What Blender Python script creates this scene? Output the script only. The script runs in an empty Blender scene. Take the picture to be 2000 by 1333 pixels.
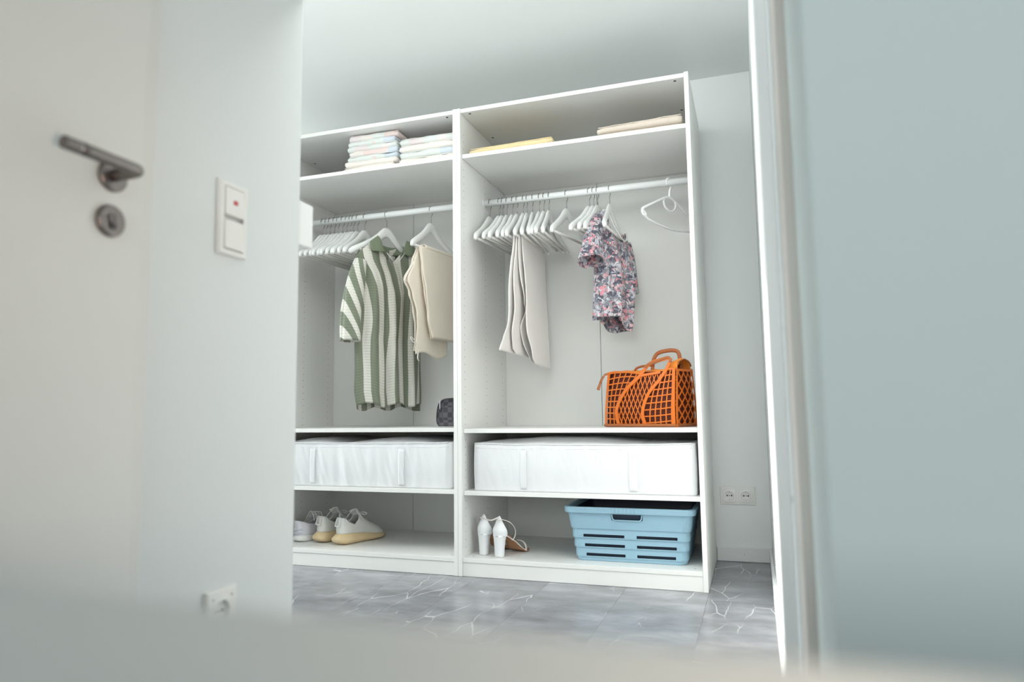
import bpy, bmesh, math, random
from math import sin, cos, pi, radians, sqrt, exp
from mathutils import Vector, Matrix, noise
random.seed(7)
S = bpy.context.scene
COL = S.collection

# ------------------------------------------------------------------ camera
F_PX = 1377.3566
YAW, PITCH, ROLL = -0.3282, 0.1025, -0.0126
CAM = Vector((1.1883, -2.7625, 0.6676))
_f = Vector((sin(YAW) * cos(PITCH), cos(YAW) * cos(PITCH), sin(PITCH)))
_r = Vector((cos(YAW), -sin(YAW), 0.0))
_u = _r.cross(_f)
RIGHT = cos(ROLL) * _r + sin(ROLL) * _u
UP = -sin(ROLL) * _r + cos(ROLL) * _u
FWD = _f
cd = bpy.data.cameras.new('camera')
cam = bpy.data.objects.new('camera', cd)
COL.objects.link(cam)
cam.matrix_world = Matrix((
    (RIGHT.x, UP.x, -FWD.x, CAM.x), (RIGHT.y, UP.y, -FWD.y, CAM.y),
    (RIGHT.z, UP.z, -FWD.z, CAM.z), (0, 0, 0, 1)))
cd.sensor_width = 36.0
cd.lens = F_PX / 2000 * 36.0
cd.clip_start = 0.02
cd.dof.use_dof = True
cd.dof.focus_distance = 2.95
cd.dof.aperture_fstop = 1.8
S.camera = cam

# ------------------------------------------------------------------ light
w = bpy.data.worlds.new('world'); S.world = w; w.use_nodes = True
bg = w.node_tree.nodes['Background']
bg.inputs[0].default_value = (0.93, 0.985, 1.0, 1)
bg.inputs[1].default_value = 0.38


def area(name, loc, target, sx, sy, power, color):
    l = bpy.data.lights.new(name, 'AREA'); l.shape = 'RECTANGLE'
    l.size = sx; l.size_y = sy; l.energy = power; l.color = color
    o = bpy.data.objects.new(name, l); COL.objects.link(o)
    o.location = loc
    o.rotation_euler = (Vector(target) - Vector(loc)).to_track_quat('-Z', 'Z').to_euler()
    return o


wl_ = wl_ = wl_ = wl_ = wl_ = wl_ = wl_ = wl_ = wl_ = wl_ = wl_ = wl_ = area('room_window_daylight', (-4.9, -0.66, 1.25), (-2.4, -0.5, -0.1), 1.15, 1.4, 105, (0.97, 1.0, 0.985))
wl_.data.spread = radians(105)
area('hall_daylight', (0.95, -7.5, 1.9), (1.0, 0.0, 0.8), 2.4, 1.6, 85, (0.955, 1.0, 0.985))
area('added_front_fill', (0.2, -1.10, 1.95), (0.2, -0.3, 1.10), 1.96, 0.80, 13.5, (0.965, 1.0, 0.985))  # added fill, floating tilted below the ceiling; no fixture known there
area('side_daylight', (3.4, -3.9, 1.3), (0.2, -1.8, 1.0), 1.6, 1.6, 1, (0.95, 0.985, 1.0))
wb_ = area('added_warm_bounce', (1.35, -2.66, 0.626), (0.2, -1.8, 1.20), 0.05, 0.02, 0.9, (1.0, 0.80, 0.63))  # small added lamp standing in for warm light bounced off the tabletop
wb_.data.spread = radians(84)
sl_ = bpy.data.lights.new('sun', 'SUN'); sl_.energy = 5.5; sl_.angle = radians(0.6); sl_.color = (1.0, 0.96, 0.90)
so_ = bpy.data.objects.new('sun', sl_); COL.objects.link(so_)
so_.rotation_euler = Vector((1.0, 0.025, -0.165)).to_track_quat('-Z', 'Z').to_euler()

S.view_settings.view_transform = 'Standard'
S.view_settings.look = 'None'
S.view_settings.gamma = 1.0
S.view_settings.exposure = 0.22
S.view_settings.use_curve_mapping = False


# ------------------------------------------------------------------ helpers
def ray(u, v):
    return RIGHT * ((u - 1000) / F_PX) + UP * (-(v - 666.5) / F_PX) + FWD


def onY(u, v, Y):
    d = ray(u, v); return CAM + d * ((Y - CAM.y) / d.y)


def onZ(u, v, Z):
    d = ray(u, v); return CAM + d * ((Z - CAM.z) / d.z)


def onPlane(u, v, p0, th):
    """point of the vertical plane through p0 in direction th -> (s along, z)"""
    e = Vector((cos(th), sin(th), 0)); n = Vector((-sin(th), cos(th), 0))
    d = ray(u, v); q = CAM + d * ((p0 - CAM).dot(n) / d.dot(n))
    return (q - p0).dot(e), q.z


def proj_u(q):
    c = q - CAM
    return 1000 + F_PX * c.dot(RIGHT) / c.dot(FWD)


def tag(o, label=None, cat=None, group=None, kind=None):
    if label: o['label'] = label
    if cat: o['category'] = cat
    if group: o['group'] = group
    if kind: o['kind'] = kind
    return o


def thing(name, label, cat, loc=(0, 0, 0), rz=0.0, group=None):
    o = bpy.data.objects.new(name, None); COL.objects.link(o)
    o.empty_display_size = 0.05
    o.location = loc; o.rotation_euler = (0, 0, rz)
    return tag(o, label, cat, group)


def mk(name, verts, faces, mat, parent=None, world=False, smooth=False, bevel=0, solid=0, soff=0,
       sub=0, uv=None, merge=0, segs=2, auto=None):
    """one mesh object; verts are local to parent unless world=True (parents then are unrotated)"""
    if world and parent is not None:
        off = Vector(parent.location)
        if parent.parent is not None: off = off + Vector(parent.parent.location)
        verts = [Vector(v) - off for v in verts]
    me = bpy.data.meshes.new(name)
    me.from_pydata([tuple(v) for v in verts], [], faces)
    if uv is not None:
        lay = me.uv_layers.new(name='UVMap')
        for li, l in enumerate(me.loops): lay.data[li].uv = uv[l.vertex_index]
    bm = bmesh.new(); bm.from_mesh(me)
    if merge: bmesh.ops.remove_doubles(bm, verts=bm.verts, dist=merge)
    bmesh.ops.recalc_face_normals(bm, faces=bm.faces)
    bm.to_mesh(me); bm.free()
    if smooth:
        for p in me.polygons: p.use_smooth = True
    me.update()
    o = bpy.data.objects.new(name, me); COL.objects.link(o)
    if mat is not None: me.materials.append(mat)
    if parent is not None: o.parent = parent
    if solid:
        m = o.modifiers.new('solid', 'SOLIDIFY'); m.thickness = solid; m.offset = soff
    if sub:
        m = o.modifiers.new('sub', 'SUBSURF'); m.levels = sub; m.render_levels = sub
    if bevel:
        m = o.modifiers.new('bevel', 'BEVEL'); m.width = bevel; m.segments = segs; m.limit_method = 'ANGLE'
    return o


class Geo:
    def __init__(s): s.v = []; s.f = []; s.uv = []
    def add(s, v, f, uv=None):
        n = len(s.v); s.v += [Vector(x) for x in v]; s.f += [tuple(i + n for i in q) for q in f]
        s.uv += uv if uv else [(0, 0)] * len(v)
        return s
    def box(s, x0, x1, y0, y1, z0, z1):
        v = [(x, y, z) for z in (z0, z1) for y in (y0, y1) for x in (x0, x1)]
        return s.add(v, [(0, 1, 3, 2), (4, 6, 7, 5), (0, 4, 5, 1), (2, 3, 7, 6), (0, 2, 6, 4), (1, 5, 7, 3)])
    def loft(s, rings, cap=True, closed=True):
        n = len(rings[0]); v = [p for r in rings for p in r]; f = []
        for i in range(len(rings) - 1):
            for j in range(n if closed else n - 1):
                k = (j + 1) % n
                f.append((i * n + j, i * n + k, (i + 1) * n + k, (i + 1) * n + j))
        if cap:
            f.append(tuple(range(n))[::-1]); f.append(tuple((len(rings) - 1) * n + j for j in range(n)))
        return s.add(v, f)
    def sweep(s, path, ra, rb=None, n=8, up=(0, 0, 1), cap=True):
        path = [Vector(p) for p in path]
        if not isinstance(ra, (list, tuple)): ra = [ra] * len(path)
        if rb is None: rb = ra
        if not isinstance(rb, (list, tuple)): rb = [rb] * len(path)
        rings = []; U = Vector(up); prev = None
        for i, p in enumerate(path):
            t = (path[min(i + 1, len(path) - 1)] - path[max(i - 1, 0)])
            if t.length < 1e-9: t = Vector((0, 0, 1))
            t.normalize()
            if prev is None:
                a = U - t * U.dot(t)
                if a.length < 1e-3: a = Vector((1, 0, 0)) - t * t.x
            else:
                a = prev - t * prev.dot(t)
            a.normalize(); prev = a; b = t.cross(a)
            rings.append([p + a * ra[i] * cos(2 * pi * k / n) + b * rb[i] * sin(2 * pi * k / n) for k in range(n)])
        return s.loft(rings, cap)
    def grid(s, fn, na, nb, uvfn=None, keep=None):
        v = []; uv = []; f = []
        for j in range(nb + 1):
            for i in range(na + 1):
                a, b = i / na, j / nb
                v.append(Vector(fn(a, b))); uv.append(uvfn(a, b) if uvfn else (a, b))
        for j in range(nb):
            for i in range(na):
                if keep and not keep((i + .5) / na, (j + .5) / nb): continue
                q = j * (na + 1) + i
                f.append((q, q + 1, q + na + 2, q + na + 1))
        return s.add(v, f, uv)
    def disc(s, c, nrm, r, h, n=12):
        c = Vector(c); nrm = Vector(nrm).normalized()
        a = nrm.orthogonal().normalized(); b = nrm.cross(a)
        rg = lambda q, rr: [q + a * rr * cos(2 * pi * k / n) + b * rr * sin(2 * pi * k / n) for k in range(n)]
        return s.loft([rg(c, r), rg(c + nrm * h, r)])
    def mk(s, name, mat, parent=None, **k):
        if k.pop('useuv', False): k['uv'] = s.uv
        return mk(name, s.v, s.f, mat, parent, **k)


def smoothpath(pts, n=6):
    pts = [Vector(p) for p in pts]; out = []
    P = [pts[0] * 2 - pts[1]] + pts + [pts[-1] * 2 - pts[-2]]
    for i in range(1, len(P) - 2):
        p0, p1, p2, p3 = P[i - 1:i + 3]
        for k in range(n):
            t = k / n
            out.append(0.5 * ((2 * p1) + (p2 - p0) * t + (2 * p0 - 5 * p1 + 4 * p2 - p3) * t * t
                              + (3 * p1 - p0 - 3 * p2 + p3) * t ** 3))
    out.append(pts[-1]); return out


def lerp(a, b, t): return a + (b - a) * t


def interp(x, tab):
    """piecewise linear table [(x, y)...] ascending in x"""
    if x <= tab[0][0]: return tab[0][1]
    for (a, b), (c, d) in zip(tab, tab[1:]):
        if x <= c: return b + (d - b) * (x - a) / (c - a)
    return tab[-1][1]


def sm(x, tab):
    if x <= tab[0][0]: return tab[0][1]
    for (a, b), (c, d) in zip(tab, tab[1:]):
        if x <= c:
            t = (x - a) / (c - a); t = t * t * (3 - 2 * t)
            return b + (d - b) * t
    return tab[-1][1]


def nz(x, y=0.0, z=0.0): return noise.noise(Vector((x, y, z)))


# ------------------------------------------------------------------ materials
def mat(name, color, rough=0.5, metal=0.0, bump=0.0, bscale=60.0, var=0.0, vscale=8.0, detail=4.0, sheen=0.0,
        stretch=None, spec=0.5):
    m = bpy.data.materials.new(name); m.use_nodes = True
    nt = m.node_tree; b = nt.nodes['Principled BSDF']
    b.inputs['Base Color'].default_value = (*color, 1)
    b.inputs['Roughness'].default_value = rough
    b.inputs['Metallic'].default_value = metal
    b.inputs['Specular IOR Level'].default_value = spec
    if sheen: b.inputs['Sheen Weight'].default_value = sheen
    tc = nt.nodes.new('ShaderNodeTexCoord'); src = tc.outputs['Object']
    if stretch:
        mp = nt.nodes.new('ShaderNodeMapping'); mp.inputs['Scale'].default_value = stretch
        nt.links.new(src, mp.inputs['Vector']); src = mp.outputs['Vector']
    if var:
        n = nt.nodes.new('ShaderNodeTexNoise'); n.inputs['Scale'].default_value = vscale
        n.inputs['Detail'].default_value = detail; nt.links.new(src, n.inputs['Vector'])
        mx = nt.nodes.new('ShaderNodeMix'); mx.data_type = 'RGBA'
        mx.inputs[6].default_value = (*[c * (1 - var) for c in color], 1)
        mx.inputs[7].default_value = (*[min(1, c * (1 + var)) for c in color], 1)
        nt.links.new(n.outputs['Fac'], mx.inputs[0]); nt.links.new(mx.outputs[2], b.inputs['Base Color'])
    if bump:
        n = nt.nodes.new('ShaderNodeTexNoise'); n.inputs['Scale'].default_value = bscale
        n.inputs['Detail'].default_value = 3; nt.links.new(src, n.inputs['Vector'])
        bp = nt.nodes.new('ShaderNodeBump'); bp.inputs['Strength'].default_value = bump
        bp.inputs['Distance'].default_value = 0.002
        nt.links.new(n.outputs['Fac'], bp.inputs['Height']); nt.links.new(bp.outputs['Normal'], b.inputs['Normal'])
    return m


def nodes(m):
    nt = m.node_tree
    return nt, nt.nodes['Principled BSDF'], lambda t, **k: _node(nt, t, k)


def _node(nt, t, k):
    n = nt.nodes.new(t)
    for a, v in k.items(): setattr(n, a, v)
    return n


def ramp(nt, stops, interp_='CONSTANT'):
    r = nt.nodes.new('ShaderNodeValToRGB'); cr = r.color_ramp; cr.interpolation = interp_
    while len(cr.elements) < len(stops): cr.elements.new(0.5)
    for e, (p, c) in zip(cr.elements, stops): e.position = p; e.color = (*c, 1)
    return r


M_WALLB = mat('wall_paint_lit', (0.845, 0.87, 0.865), 0.75, bump=0.08, bscale=220, var=0.01, vscale=3)  # lighter copy of the wall paint: the corner's missing light put into colour
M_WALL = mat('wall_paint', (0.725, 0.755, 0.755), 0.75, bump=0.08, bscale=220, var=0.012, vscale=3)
M_WALLH = mat('hall_wall_paint', (0.72, 0.815, 0.815), 0.75, bump=0.08, bscale=220, var=0.012, vscale=3)
M_CEIL = mat('ceiling_paint', (0.84, 0.87, 0.86), 0.85, bump=0.05, bscale=200, var=0.01, vscale=3)
M_TRIM = mat('trim_lacquer', (0.80, 0.82, 0.82), 0.35, var=0.01)
M_JAMB = mat('warm_grey_jamb', (0.66, 0.63, 0.59), 0.5, var=0.01)
M_GASKET = mat('grey_gasket', (0.50, 0.54, 0.54), 0.6, var=0.02)
M_DOOR = mat('door_lacquer', (0.71, 0.715, 0.69), 0.45, var=0.01, vscale=2)
M_BODY = mat('white_melamine', (0.82, 0.825, 0.805), 0.38, bump=0.03, bscale=300, var=0.008)
M_BACKP = mat('back_panel_white', (0.715, 0.72, 0.695), 0.5, bump=0.03, bscale=300, var=0.008)
M_HOLE = mat('peg_hole_dark', (0.20, 0.20, 0.19), 0.8, var=0.05)
M_CAP = mat('dark_cam_cap', (0.03, 0.035, 0.035), 0.5, var=0.05)
M_ROD = mat('white_rail_lacquer', (0.82, 0.845, 0.845), 0.3, var=0.01)
M_STEEL = mat('brushed_steel', (0.21, 0.185, 0.175), 0.36, metal=1.0, bump=0.06, bscale=200, var=0.06, vscale=20)
M_HOOK = mat('steel_wire', (0.30, 0.30, 0.30), 0.35, metal=0.9, var=0.05)
M_HANG = mat('white_painted_wood', (0.83, 0.845, 0.825), 0.4, var=0.015, bump=0.05, bscale=60)
M_BAR = mat('pale_wood_bar', (0.74, 0.73, 0.70), 0.5, var=0.03)
M_PLASTIC = mat('white_plastic', (0.86, 0.87, 0.865), 0.35, var=0.01)
M_SWITCH = mat('white_switch_plastic', (0.82, 0.815, 0.79), 0.3, var=0.01)
M_RED = mat('red_lens', (0.55, 0.02, 0.05), 0.25, var=0.05)
M_DARK = mat('dark_plastic', (0.03, 0.03, 0.035), 0.5, var=0.05)
M_BOXF = mat('white_box_fabric', (0.765, 0.775, 0.79), 0.8, bump=0.25, bscale=180, var=0.015, sheen=0.2)
M_BLUE = mat('pale_blue_plastic', (0.29, 0.47, 0.58), 0.42, var=0.02)
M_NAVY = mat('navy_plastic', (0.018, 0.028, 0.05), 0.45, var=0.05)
M_TABLE = mat('white_tabletop', (0.62, 0.645, 0.64), 0.6, var=0.01)
M_BEIGE = mat('beige_cotton', (0.88, 0.80, 0.68), 0.85, bump=0.3, bscale=400, var=0.03, vscale=30, sheen=0.3)
M_LINEN = mat('greige_linen', (0.82, 0.79, 0.76), 0.85, bump=0.35, bscale=400, var=0.035, vscale=40, sheen=0.3)
M_TAN = mat('tan_leather', (0.40, 0.20, 0.10), 0.5, var=0.06)
M_WLEATHER = mat('white_leather', (0.84, 0.86, 0.875), 0.3, var=0.01)
M_STRAP = mat('cream_strap', (0.78, 0.72, 0.67), 0.5, var=0.02)
M_KNITW = mat('cream_knit_upper', (0.72, 0.73, 0.695), 0.85, bump=0.35, bscale=350, var=0.03, vscale=40)
M_LAV = mat('lavender_white_upper', (0.70, 0.705, 0.75), 0.7, bump=0.15, bscale=250, var=0.02)
M_LAVP = mat('pale_lavender_panel', (0.60, 0.60, 0.71), 0.7, var=0.02)
M_GUM = mat('yellowed_rubber', (0.72, 0.56, 0.33), 0.5, bump=0.1, bscale=60, var=0.16, vscale=14)
M_SHOEIN = mat('shoe_lining', (0.25, 0.20, 0.18), 0.9, var=0.1)
M_LACE = mat('white_lace', (0.80, 0.80, 0.77), 0.8, var=0.03)
M_ORANGE = mat('orange_leather', (0.72, 0.165, 0.012), 0.36, var=0.07, vscale=18, bump=0.08, bscale=150)
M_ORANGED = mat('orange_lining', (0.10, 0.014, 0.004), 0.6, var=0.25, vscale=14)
M_ORANGEF = mat('orange_pouch_fabric', (0.88, 0.28, 0.03), 0.7, var=0.05, bump=0.2, bscale=120)
M_BROWN = mat('chestnut_leather', (0.40, 0.125, 0.035), 0.38, var=0.08, vscale=20)
M_ZIP = mat('zip_metal', (0.6, 0.6, 0.6), 0.3, metal=1, var=0.03)
M_CAREW = mat('white_label', (0.8, 0.8, 0.78), 0.8, var=0.02)
M_GREENC = mat('sage_knit_collar', (0.205, 0.245, 0.165), 0.9, bump=0.4, bscale=500, var=0.06, vscale=60)
M_YELLOW = mat('yellow_waffle', (0.78, 0.63, 0.36), 0.9, bump=0.6, bscale=130, var=0.10, vscale=60, sheen=0.3)
M_TOWELB = mat('beige_knit', (0.70, 0.61, 0.52), 0.9, bump=0.5, bscale=300, var=0.05, vscale=80, sheen=0.3)
M_CREAM = mat('cream_terry', (0.84, 0.79, 0.74), 0.95, bump=0.5, bscale=350, var=0.04, vscale=50, sheen=0.4)


def patch_terry(name, seed, cols):
    m = mat(name, cols[0], 0.95, bump=0.5, bscale=350, sheen=0.4)
    nt, b, N = nodes(m)
    tc = N('ShaderNodeTexCoord'); mp = N('ShaderNodeMapping')
    mp.inputs['Location'].default_value = (seed * 1.7, seed * .9, seed * .3)
    mp.inputs['Scale'].default_value = (9, 5, 4)
    nt.links.new(tc.outputs['Object'], mp.inputs['Vector'])
    v = N('ShaderNodeTexVoronoi'); v.distance = 'CHEBYCHEV'; v.inputs['Scale'].default_value = 1.6
    v.inputs['Randomness'].default_value = 0.6
    nt.links.new(mp.outputs['Vector'], v.inputs['Vector'])
    r = ramp(nt, [(i / len(cols), c) for i, c in enumerate(cols)])
    nt.links.new(v.outputs['Color'], r.inputs['Fac'])
    n2 = N('ShaderNodeTexNoise'); n2.inputs['Scale'].default_value = 220
    nt.links.new(tc.outputs['Object'], n2.inputs['Vector'])
    mx = N('ShaderNodeMix', data_type='RGBA', blend_type='MULTIPLY'); mx.inputs[0].default_value = 0.12
    nt.links.new(r.outputs['Color'], mx.inputs[6]); nt.links.new(n2.outputs['Color'], mx.inputs[7])
    nt.links.new(mx.outputs[2], b.inputs['Base Color'])
    return m


PASTEL = [(0.84, 0.81, 0.79), (0.66, 0.74, 0.81), (0.84, 0.70, 0.67), (0.85, 0.80, 0.75), (0.76, 0.81, 0.78), (0.82, 0.74, 0.74)]
M_PATCH = [patch_terry('pastel_patch_terry_%d' % i, i + 1, PASTEL[i % 3:] + PASTEL[:i % 3]) for i in range(4)]


def slate():
    m = mat('grey_marble_slate', (0.25, 0.26, 0.27), 0.26)
    nt, b, N = nodes(m)
    L = nt.links.new
    geo = N('ShaderNodeNewGeometry'); oi = N('ShaderNodeObjectInfo')
    # clouds, offset per tile
    off = N('ShaderNodeVectorMath', operation='SCALE'); off.inputs[0].default_value = (7.3, 3.1, 5.7)
    L(oi.outputs['Random'], off.inputs['Scale'])
    add = N('ShaderNodeVectorMath', operation='ADD'); L(geo.outputs['Position'], add.inputs[0]); L(off.outputs[0], add.inputs[1])
    mp0 = N('ShaderNodeMapping'); mp0.inputs['Scale'].default_value = (1.0, 2.2, 1); L(add.outputs[0], mp0.inputs['Vector'])
    n1 = N('ShaderNodeTexNoise'); n1.inputs['Scale'].default_value = 4.5; n1.inputs['Detail'].default_value = 8
    n1.inputs['Roughness'].default_value = 0.62
    L(mp0.outputs[0], n1.inputs['Vector'])
    r1 = ramp(nt, [(0.3, (0.175, 0.175, 0.19)), (0.52, (0.27, 0.275, 0.295)), (0.72, (0.39, 0.40, 0.42))], 'LINEAR')
    L(n1.outputs['Fac'], r1.inputs['Fac'])
    # veins: warped, stretched voronoi edges, masked
    n2 = N('ShaderNodeTexNoise'); n2.inputs['Scale'].default_value = 5; n2.inputs['Detail'].default_value = 3
    L(add.outputs[0], n2.inputs['Vector'])
    sc = N('ShaderNodeVectorMath', operation='SCALE'); sc.inputs['Scale'].default_value = 0.075; L(n2.outputs['Color'], sc.inputs[0])
    ad2 = N('ShaderNodeVectorMath', operation='ADD'); L(add.outputs[0], ad2.inputs[0]); L(sc.outputs[0], ad2.inputs[1])
    mp = N('ShaderNodeMapping'); mp.inputs['Rotation'].default_value = (0, 0, radians(10)); mp.inputs['Scale'].default_value = (8.5, 2.0, 1)
    L(ad2.outputs[0], mp.inputs['Vector'])
    v = N('ShaderNodeTexVoronoi', feature='DISTANCE_TO_EDGE', voronoi_dimensions='2D'); v.inputs['Scale'].default_value = 1.35
    L(mp.outputs[0], v.inputs['Vector'])
    r2 = ramp(nt, [(0.0, (1, 1, 1)), (0.009, (0.8, 0.8, 0.8)), (0.019, (0, 0, 0))], 'LINEAR')
    L(v.outputs['Distance'], r2.inputs['Fac'])
    n3 = N('ShaderNodeTexNoise'); n3.inputs['Scale'].default_value = 3.4; n3.inputs['Detail'].default_value = 2
    L(add.outputs[0], n3.inputs['Vector'])
    r3 = ramp(nt, [(0.50, (0, 0, 0)), (0.62, (1, 1, 1))], 'LINEAR'); L(n3.outputs['Fac'], r3.inputs['Fac'])
    mu = N('ShaderNodeMath', operation='MULTIPLY'); L(r2.outputs['Color'], mu.inputs[0]); L(r3.outputs['Color'], mu.inputs[1])
    mx = N('ShaderNodeMix', data_type='RGBA'); L(mu.outputs[0], mx.inputs[0]); L(r1.outputs['Color'], mx.inputs[6])
    mx.inputs[7].default_value = (0.70, 0.72, 0.73, 1)
    L(mx.outputs[2], b.inputs['Base Color'])
    bp = N('ShaderNodeBump'); bp.inputs['Strength'].default_value = 0.06; bp.inputs['Distance'].default_value = 0.003
    L(n1.outputs['Fac'], bp.inputs['Height']); L(bp.outputs['Normal'], b.inputs['Normal'])
    return m


M_SLATE = slate()
M_GROUT = mat('joint_dark', (0.24, 0.245, 0.26), 0.8, var=0.05)


def stripes():
    m = mat('sage_cream_stripe_knit', (0.3, 0.35, 0.25), 0.9, sheen=0.2)
    nt, b, N = nodes(m); L = nt.links.new
    uv = N('ShaderNodeUVMap'); sp = N('ShaderNodeSeparateXYZ'); L(uv.outputs['UV'], sp.inputs[0])
    fr = N('ShaderNodeMath', operation='FRACT'); L(sp.outputs['X'], fr.inputs[0])
    r = ramp(nt, [(0.0, (0.205, 0.232, 0.168)), (0.53, (0.70, 0.69, 0.625))]); L(fr.outputs[0], r.inputs['Fac'])
    # pointelle rows: fine dark lines across the cloth
    mu = N('ShaderNodeMath', operation='MULTIPLY'); mu.inputs[1].default_value = 75; L(sp.outputs['Y'], mu.inputs[0])
    f2 = N('ShaderNodeMath', operation='FRACT'); L(mu.outputs[0], f2.inputs[0])
    r2 = ramp(nt, [(0.0, (0.62, 0.62, 0.62)), (0.32, (1, 1, 1))], 'LINEAR'); L(f2.outputs[0], r2.inputs['Fac'])
    # rows fade out towards the shoulders and in plain panels
    n = N('ShaderNodeTexNoise'); n.inputs['Scale'].default_value = 5; L(uv.outputs['UV'], n.inputs['Vector'])
    r3 = ramp(nt, [(0.38, (0, 0, 0)), (0.52, (1, 1, 1))], 'LINEAR'); L(n.outputs['Fac'], r3.inputs['Fac'])
    mx = N('ShaderNodeMix', data_type='RGBA', blend_type='MULTIPLY'); L(r3.outputs['Color'], mx.inputs[0])
    L(r.outputs['Color'], mx.inputs[6]); L(r2.outputs['Color'], mx.inputs[7])
    L(mx.outputs[2], b.inputs['Base Color'])
    bp = N('ShaderNodeBump'); bp.inputs['Strength'].default_value = 0.4; bp.inputs['Distance'].default_value = 0.002
    L(f2.outputs[0], bp.inputs['Height']); L(bp.outputs['Normal'], b.inputs['Normal'])
    return m


def floral():
    m = mat('floral_jersey', (0.4, 0.4, 0.45), 0.85, sheen=0.2)
    nt, b, N = nodes(m); L = nt.links.new
    tc = N('ShaderNodeTexCoord')
    n = N('ShaderNodeTexNoise'); n.inputs['Scale'].default_value = 40; n.inputs['Detail'].default_value = 3
    L(tc.outputs['Object'], n.inputs['Vector'])
    sc = N('ShaderNodeVectorMath', operation='SCALE'); sc.inputs['Scale'].default_value = 0.045; L(n.outputs['Color'], sc.inputs[0])
    ad = N('ShaderNodeVectorMath', operation='ADD'); L(tc.outputs['Object'], ad.inputs[0]); L(sc.outputs[0], ad.inputs[1])
    v = N('ShaderNodeTexVoronoi'); v.inputs['Scale'].default_value = 78; L(ad.outputs[0], v.inputs['Vector'])
    sp = N('ShaderNodeSeparateColor'); L(v.outputs['Color'], sp.inputs[0])
    r = ramp(nt, [(0.0, (0.085, 0.085, 0.115)), (0.20, (0.22, 0.23, 0.27)), (0.42, (0.52, 0.52, 0.57)), (0.62, (0.36, 0.35, 0.37)),
                  (0.72, (0.66, 0.27, 0.31)), (0.84, (0.70, 0.47, 0.48)), (0.93, (0.66, 0.64, 0.66))])
    L(sp.outputs[0], r.inputs['Fac'])
    # leaf / outline strokes
    w_ = N('ShaderNodeTexWave'); w_.inputs['Scale'].default_value = 14; w_.inputs['Distortion'].default_value = 14
    w_.inputs['Detail'].default_value = 2; w_.inputs['Detail Scale'].default_value = 2.2
    L(tc.outputs['Object'], w_.inputs['Vector'])
    r2 = ramp(nt, [(0.0, (1, 1, 1)), (0.13, (0, 0, 0))], 'LINEAR'); L(w_.outputs['Fac'], r2.inputs['Fac'])
    mx = N('ShaderNodeMix', data_type='RGBA'); L(r2.outputs['Color'], mx.inputs[0]); L(r.outputs['Color'], mx.inputs[6])
    mx.inputs[7].default_value = (0.13, 0.13, 0.16, 1)
    L(mx.outputs[2], b.inputs['Base Color'])
    return m


def checker():
    m = mat('charcoal_check', (0.05, 0.05, 0.055), 0.5, bump=0.1, bscale=300)
    nt, b, N = nodes(m); L = nt.links.new
    tc = N('ShaderNodeTexCoord'); c = N('ShaderNodeTexChecker'); c.inputs['Scale'].default_value = 45
    mp = N('ShaderNodeMapping'); mp.inputs['Location'].default_value = (0.003, 0.0031, 0.002)
    L(tc.outputs['Object'], mp.inputs['Vector']); L(mp.outputs[0], c.inputs['Vector'])
    c.inputs['Color1'].default_value = (0.028, 0.028, 0.032, 1); c.inputs['Color2'].default_value = (0.075, 0.072, 0.085, 1)
    L(c.outputs['Color'], b.inputs['Base Color'])
    return m


M_STRIPE = stripes()
M_FLORAL = floral()
M_CHECK = checker()

# ================================================================== ROOM
XL = 0.20            # face of the hall's left wall
XR = 1.236           # right wall of the dressing room
YB = 0.612           # back wall
ZC = 2.26
YJ = -1.2625         # door frame plane (1.5 m in front of the camera)

fl = Geo().box(-5.1, 3.6, -5.4, YB, -0.06, -0.004).mk('floor', M_GROUT, world=False); tag(fl, kind='structure')
# stone-look tiles, each its own piece (shared meshes)
TW, TL = 0.305, 0.915


def tile_mesh(wd, ln):
    g = Geo(); e = 0.0002; c = 0.0005
    r = lambda i, z: [(i, i, z), (wd - i, i, z), (wd - i, ln - i, z), (i, ln - i, z)]
    g.loft([r(e, -0.004), r(e, -0.0006), r(e + c, 0.0)])
    me = bpy.data.meshes.new('floor_tile'); me.from_pydata([tuple(v) for v in g.v], [], g.f)
    me.materials.append(M_SLATE); return me


TM = tile_mesh(TW, TL)
k0 = int(round((-2.4 - 0.39) / TW))
for k in range(k0, k0 + 15):
    x0 = 0.39 + k * TW
    if x0 + TW > XR + 0.14: continue
    y0 = -2.6 + ((k * 0.37) % 1.0) * TL
    while y0 + TL > -2.6: y0 -= TL
    while y0 < YB - 0.003:
        y1 = min(y0 + TL, YB - 0.001)
        if y1 > -2.6:
            if y1 - y0 > TL - 1e-4: me = TM
            else: me = tile_mesh(TW, y1 - y0)
            o = bpy.data.objects.new('floor_tile', me); COL.objects.link(o); o.location = (x0, y0, 0.0); o.parent = fl
        y0 += TL

wb = Geo().box(-5.1, XR + 0.2, YB, YB + 0.1, -0.06, ZC + 0.1).mk('wall_back', M_WALLB); tag(wb, kind='structure')
wr = Geo().box(XR, XR + 0.2, YJ, YB - 0.0005, 0.0005, ZC).mk('wall_right', M_WALLB); tag(wr, kind='structure')
ce = Geo().box(-5.1, 3.6, -5.4, YB - 0.0005, ZC + 0.0005, ZC + 0.1).mk('ceiling', M_CEIL); tag(ce, kind='structure')
wl = Geo().box(0.06, XL, -4.6, -1.392, 0.0005, ZC).mk('wall_left', M_WALL, bevel=0.004); tag(wl, kind='structure')

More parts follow.
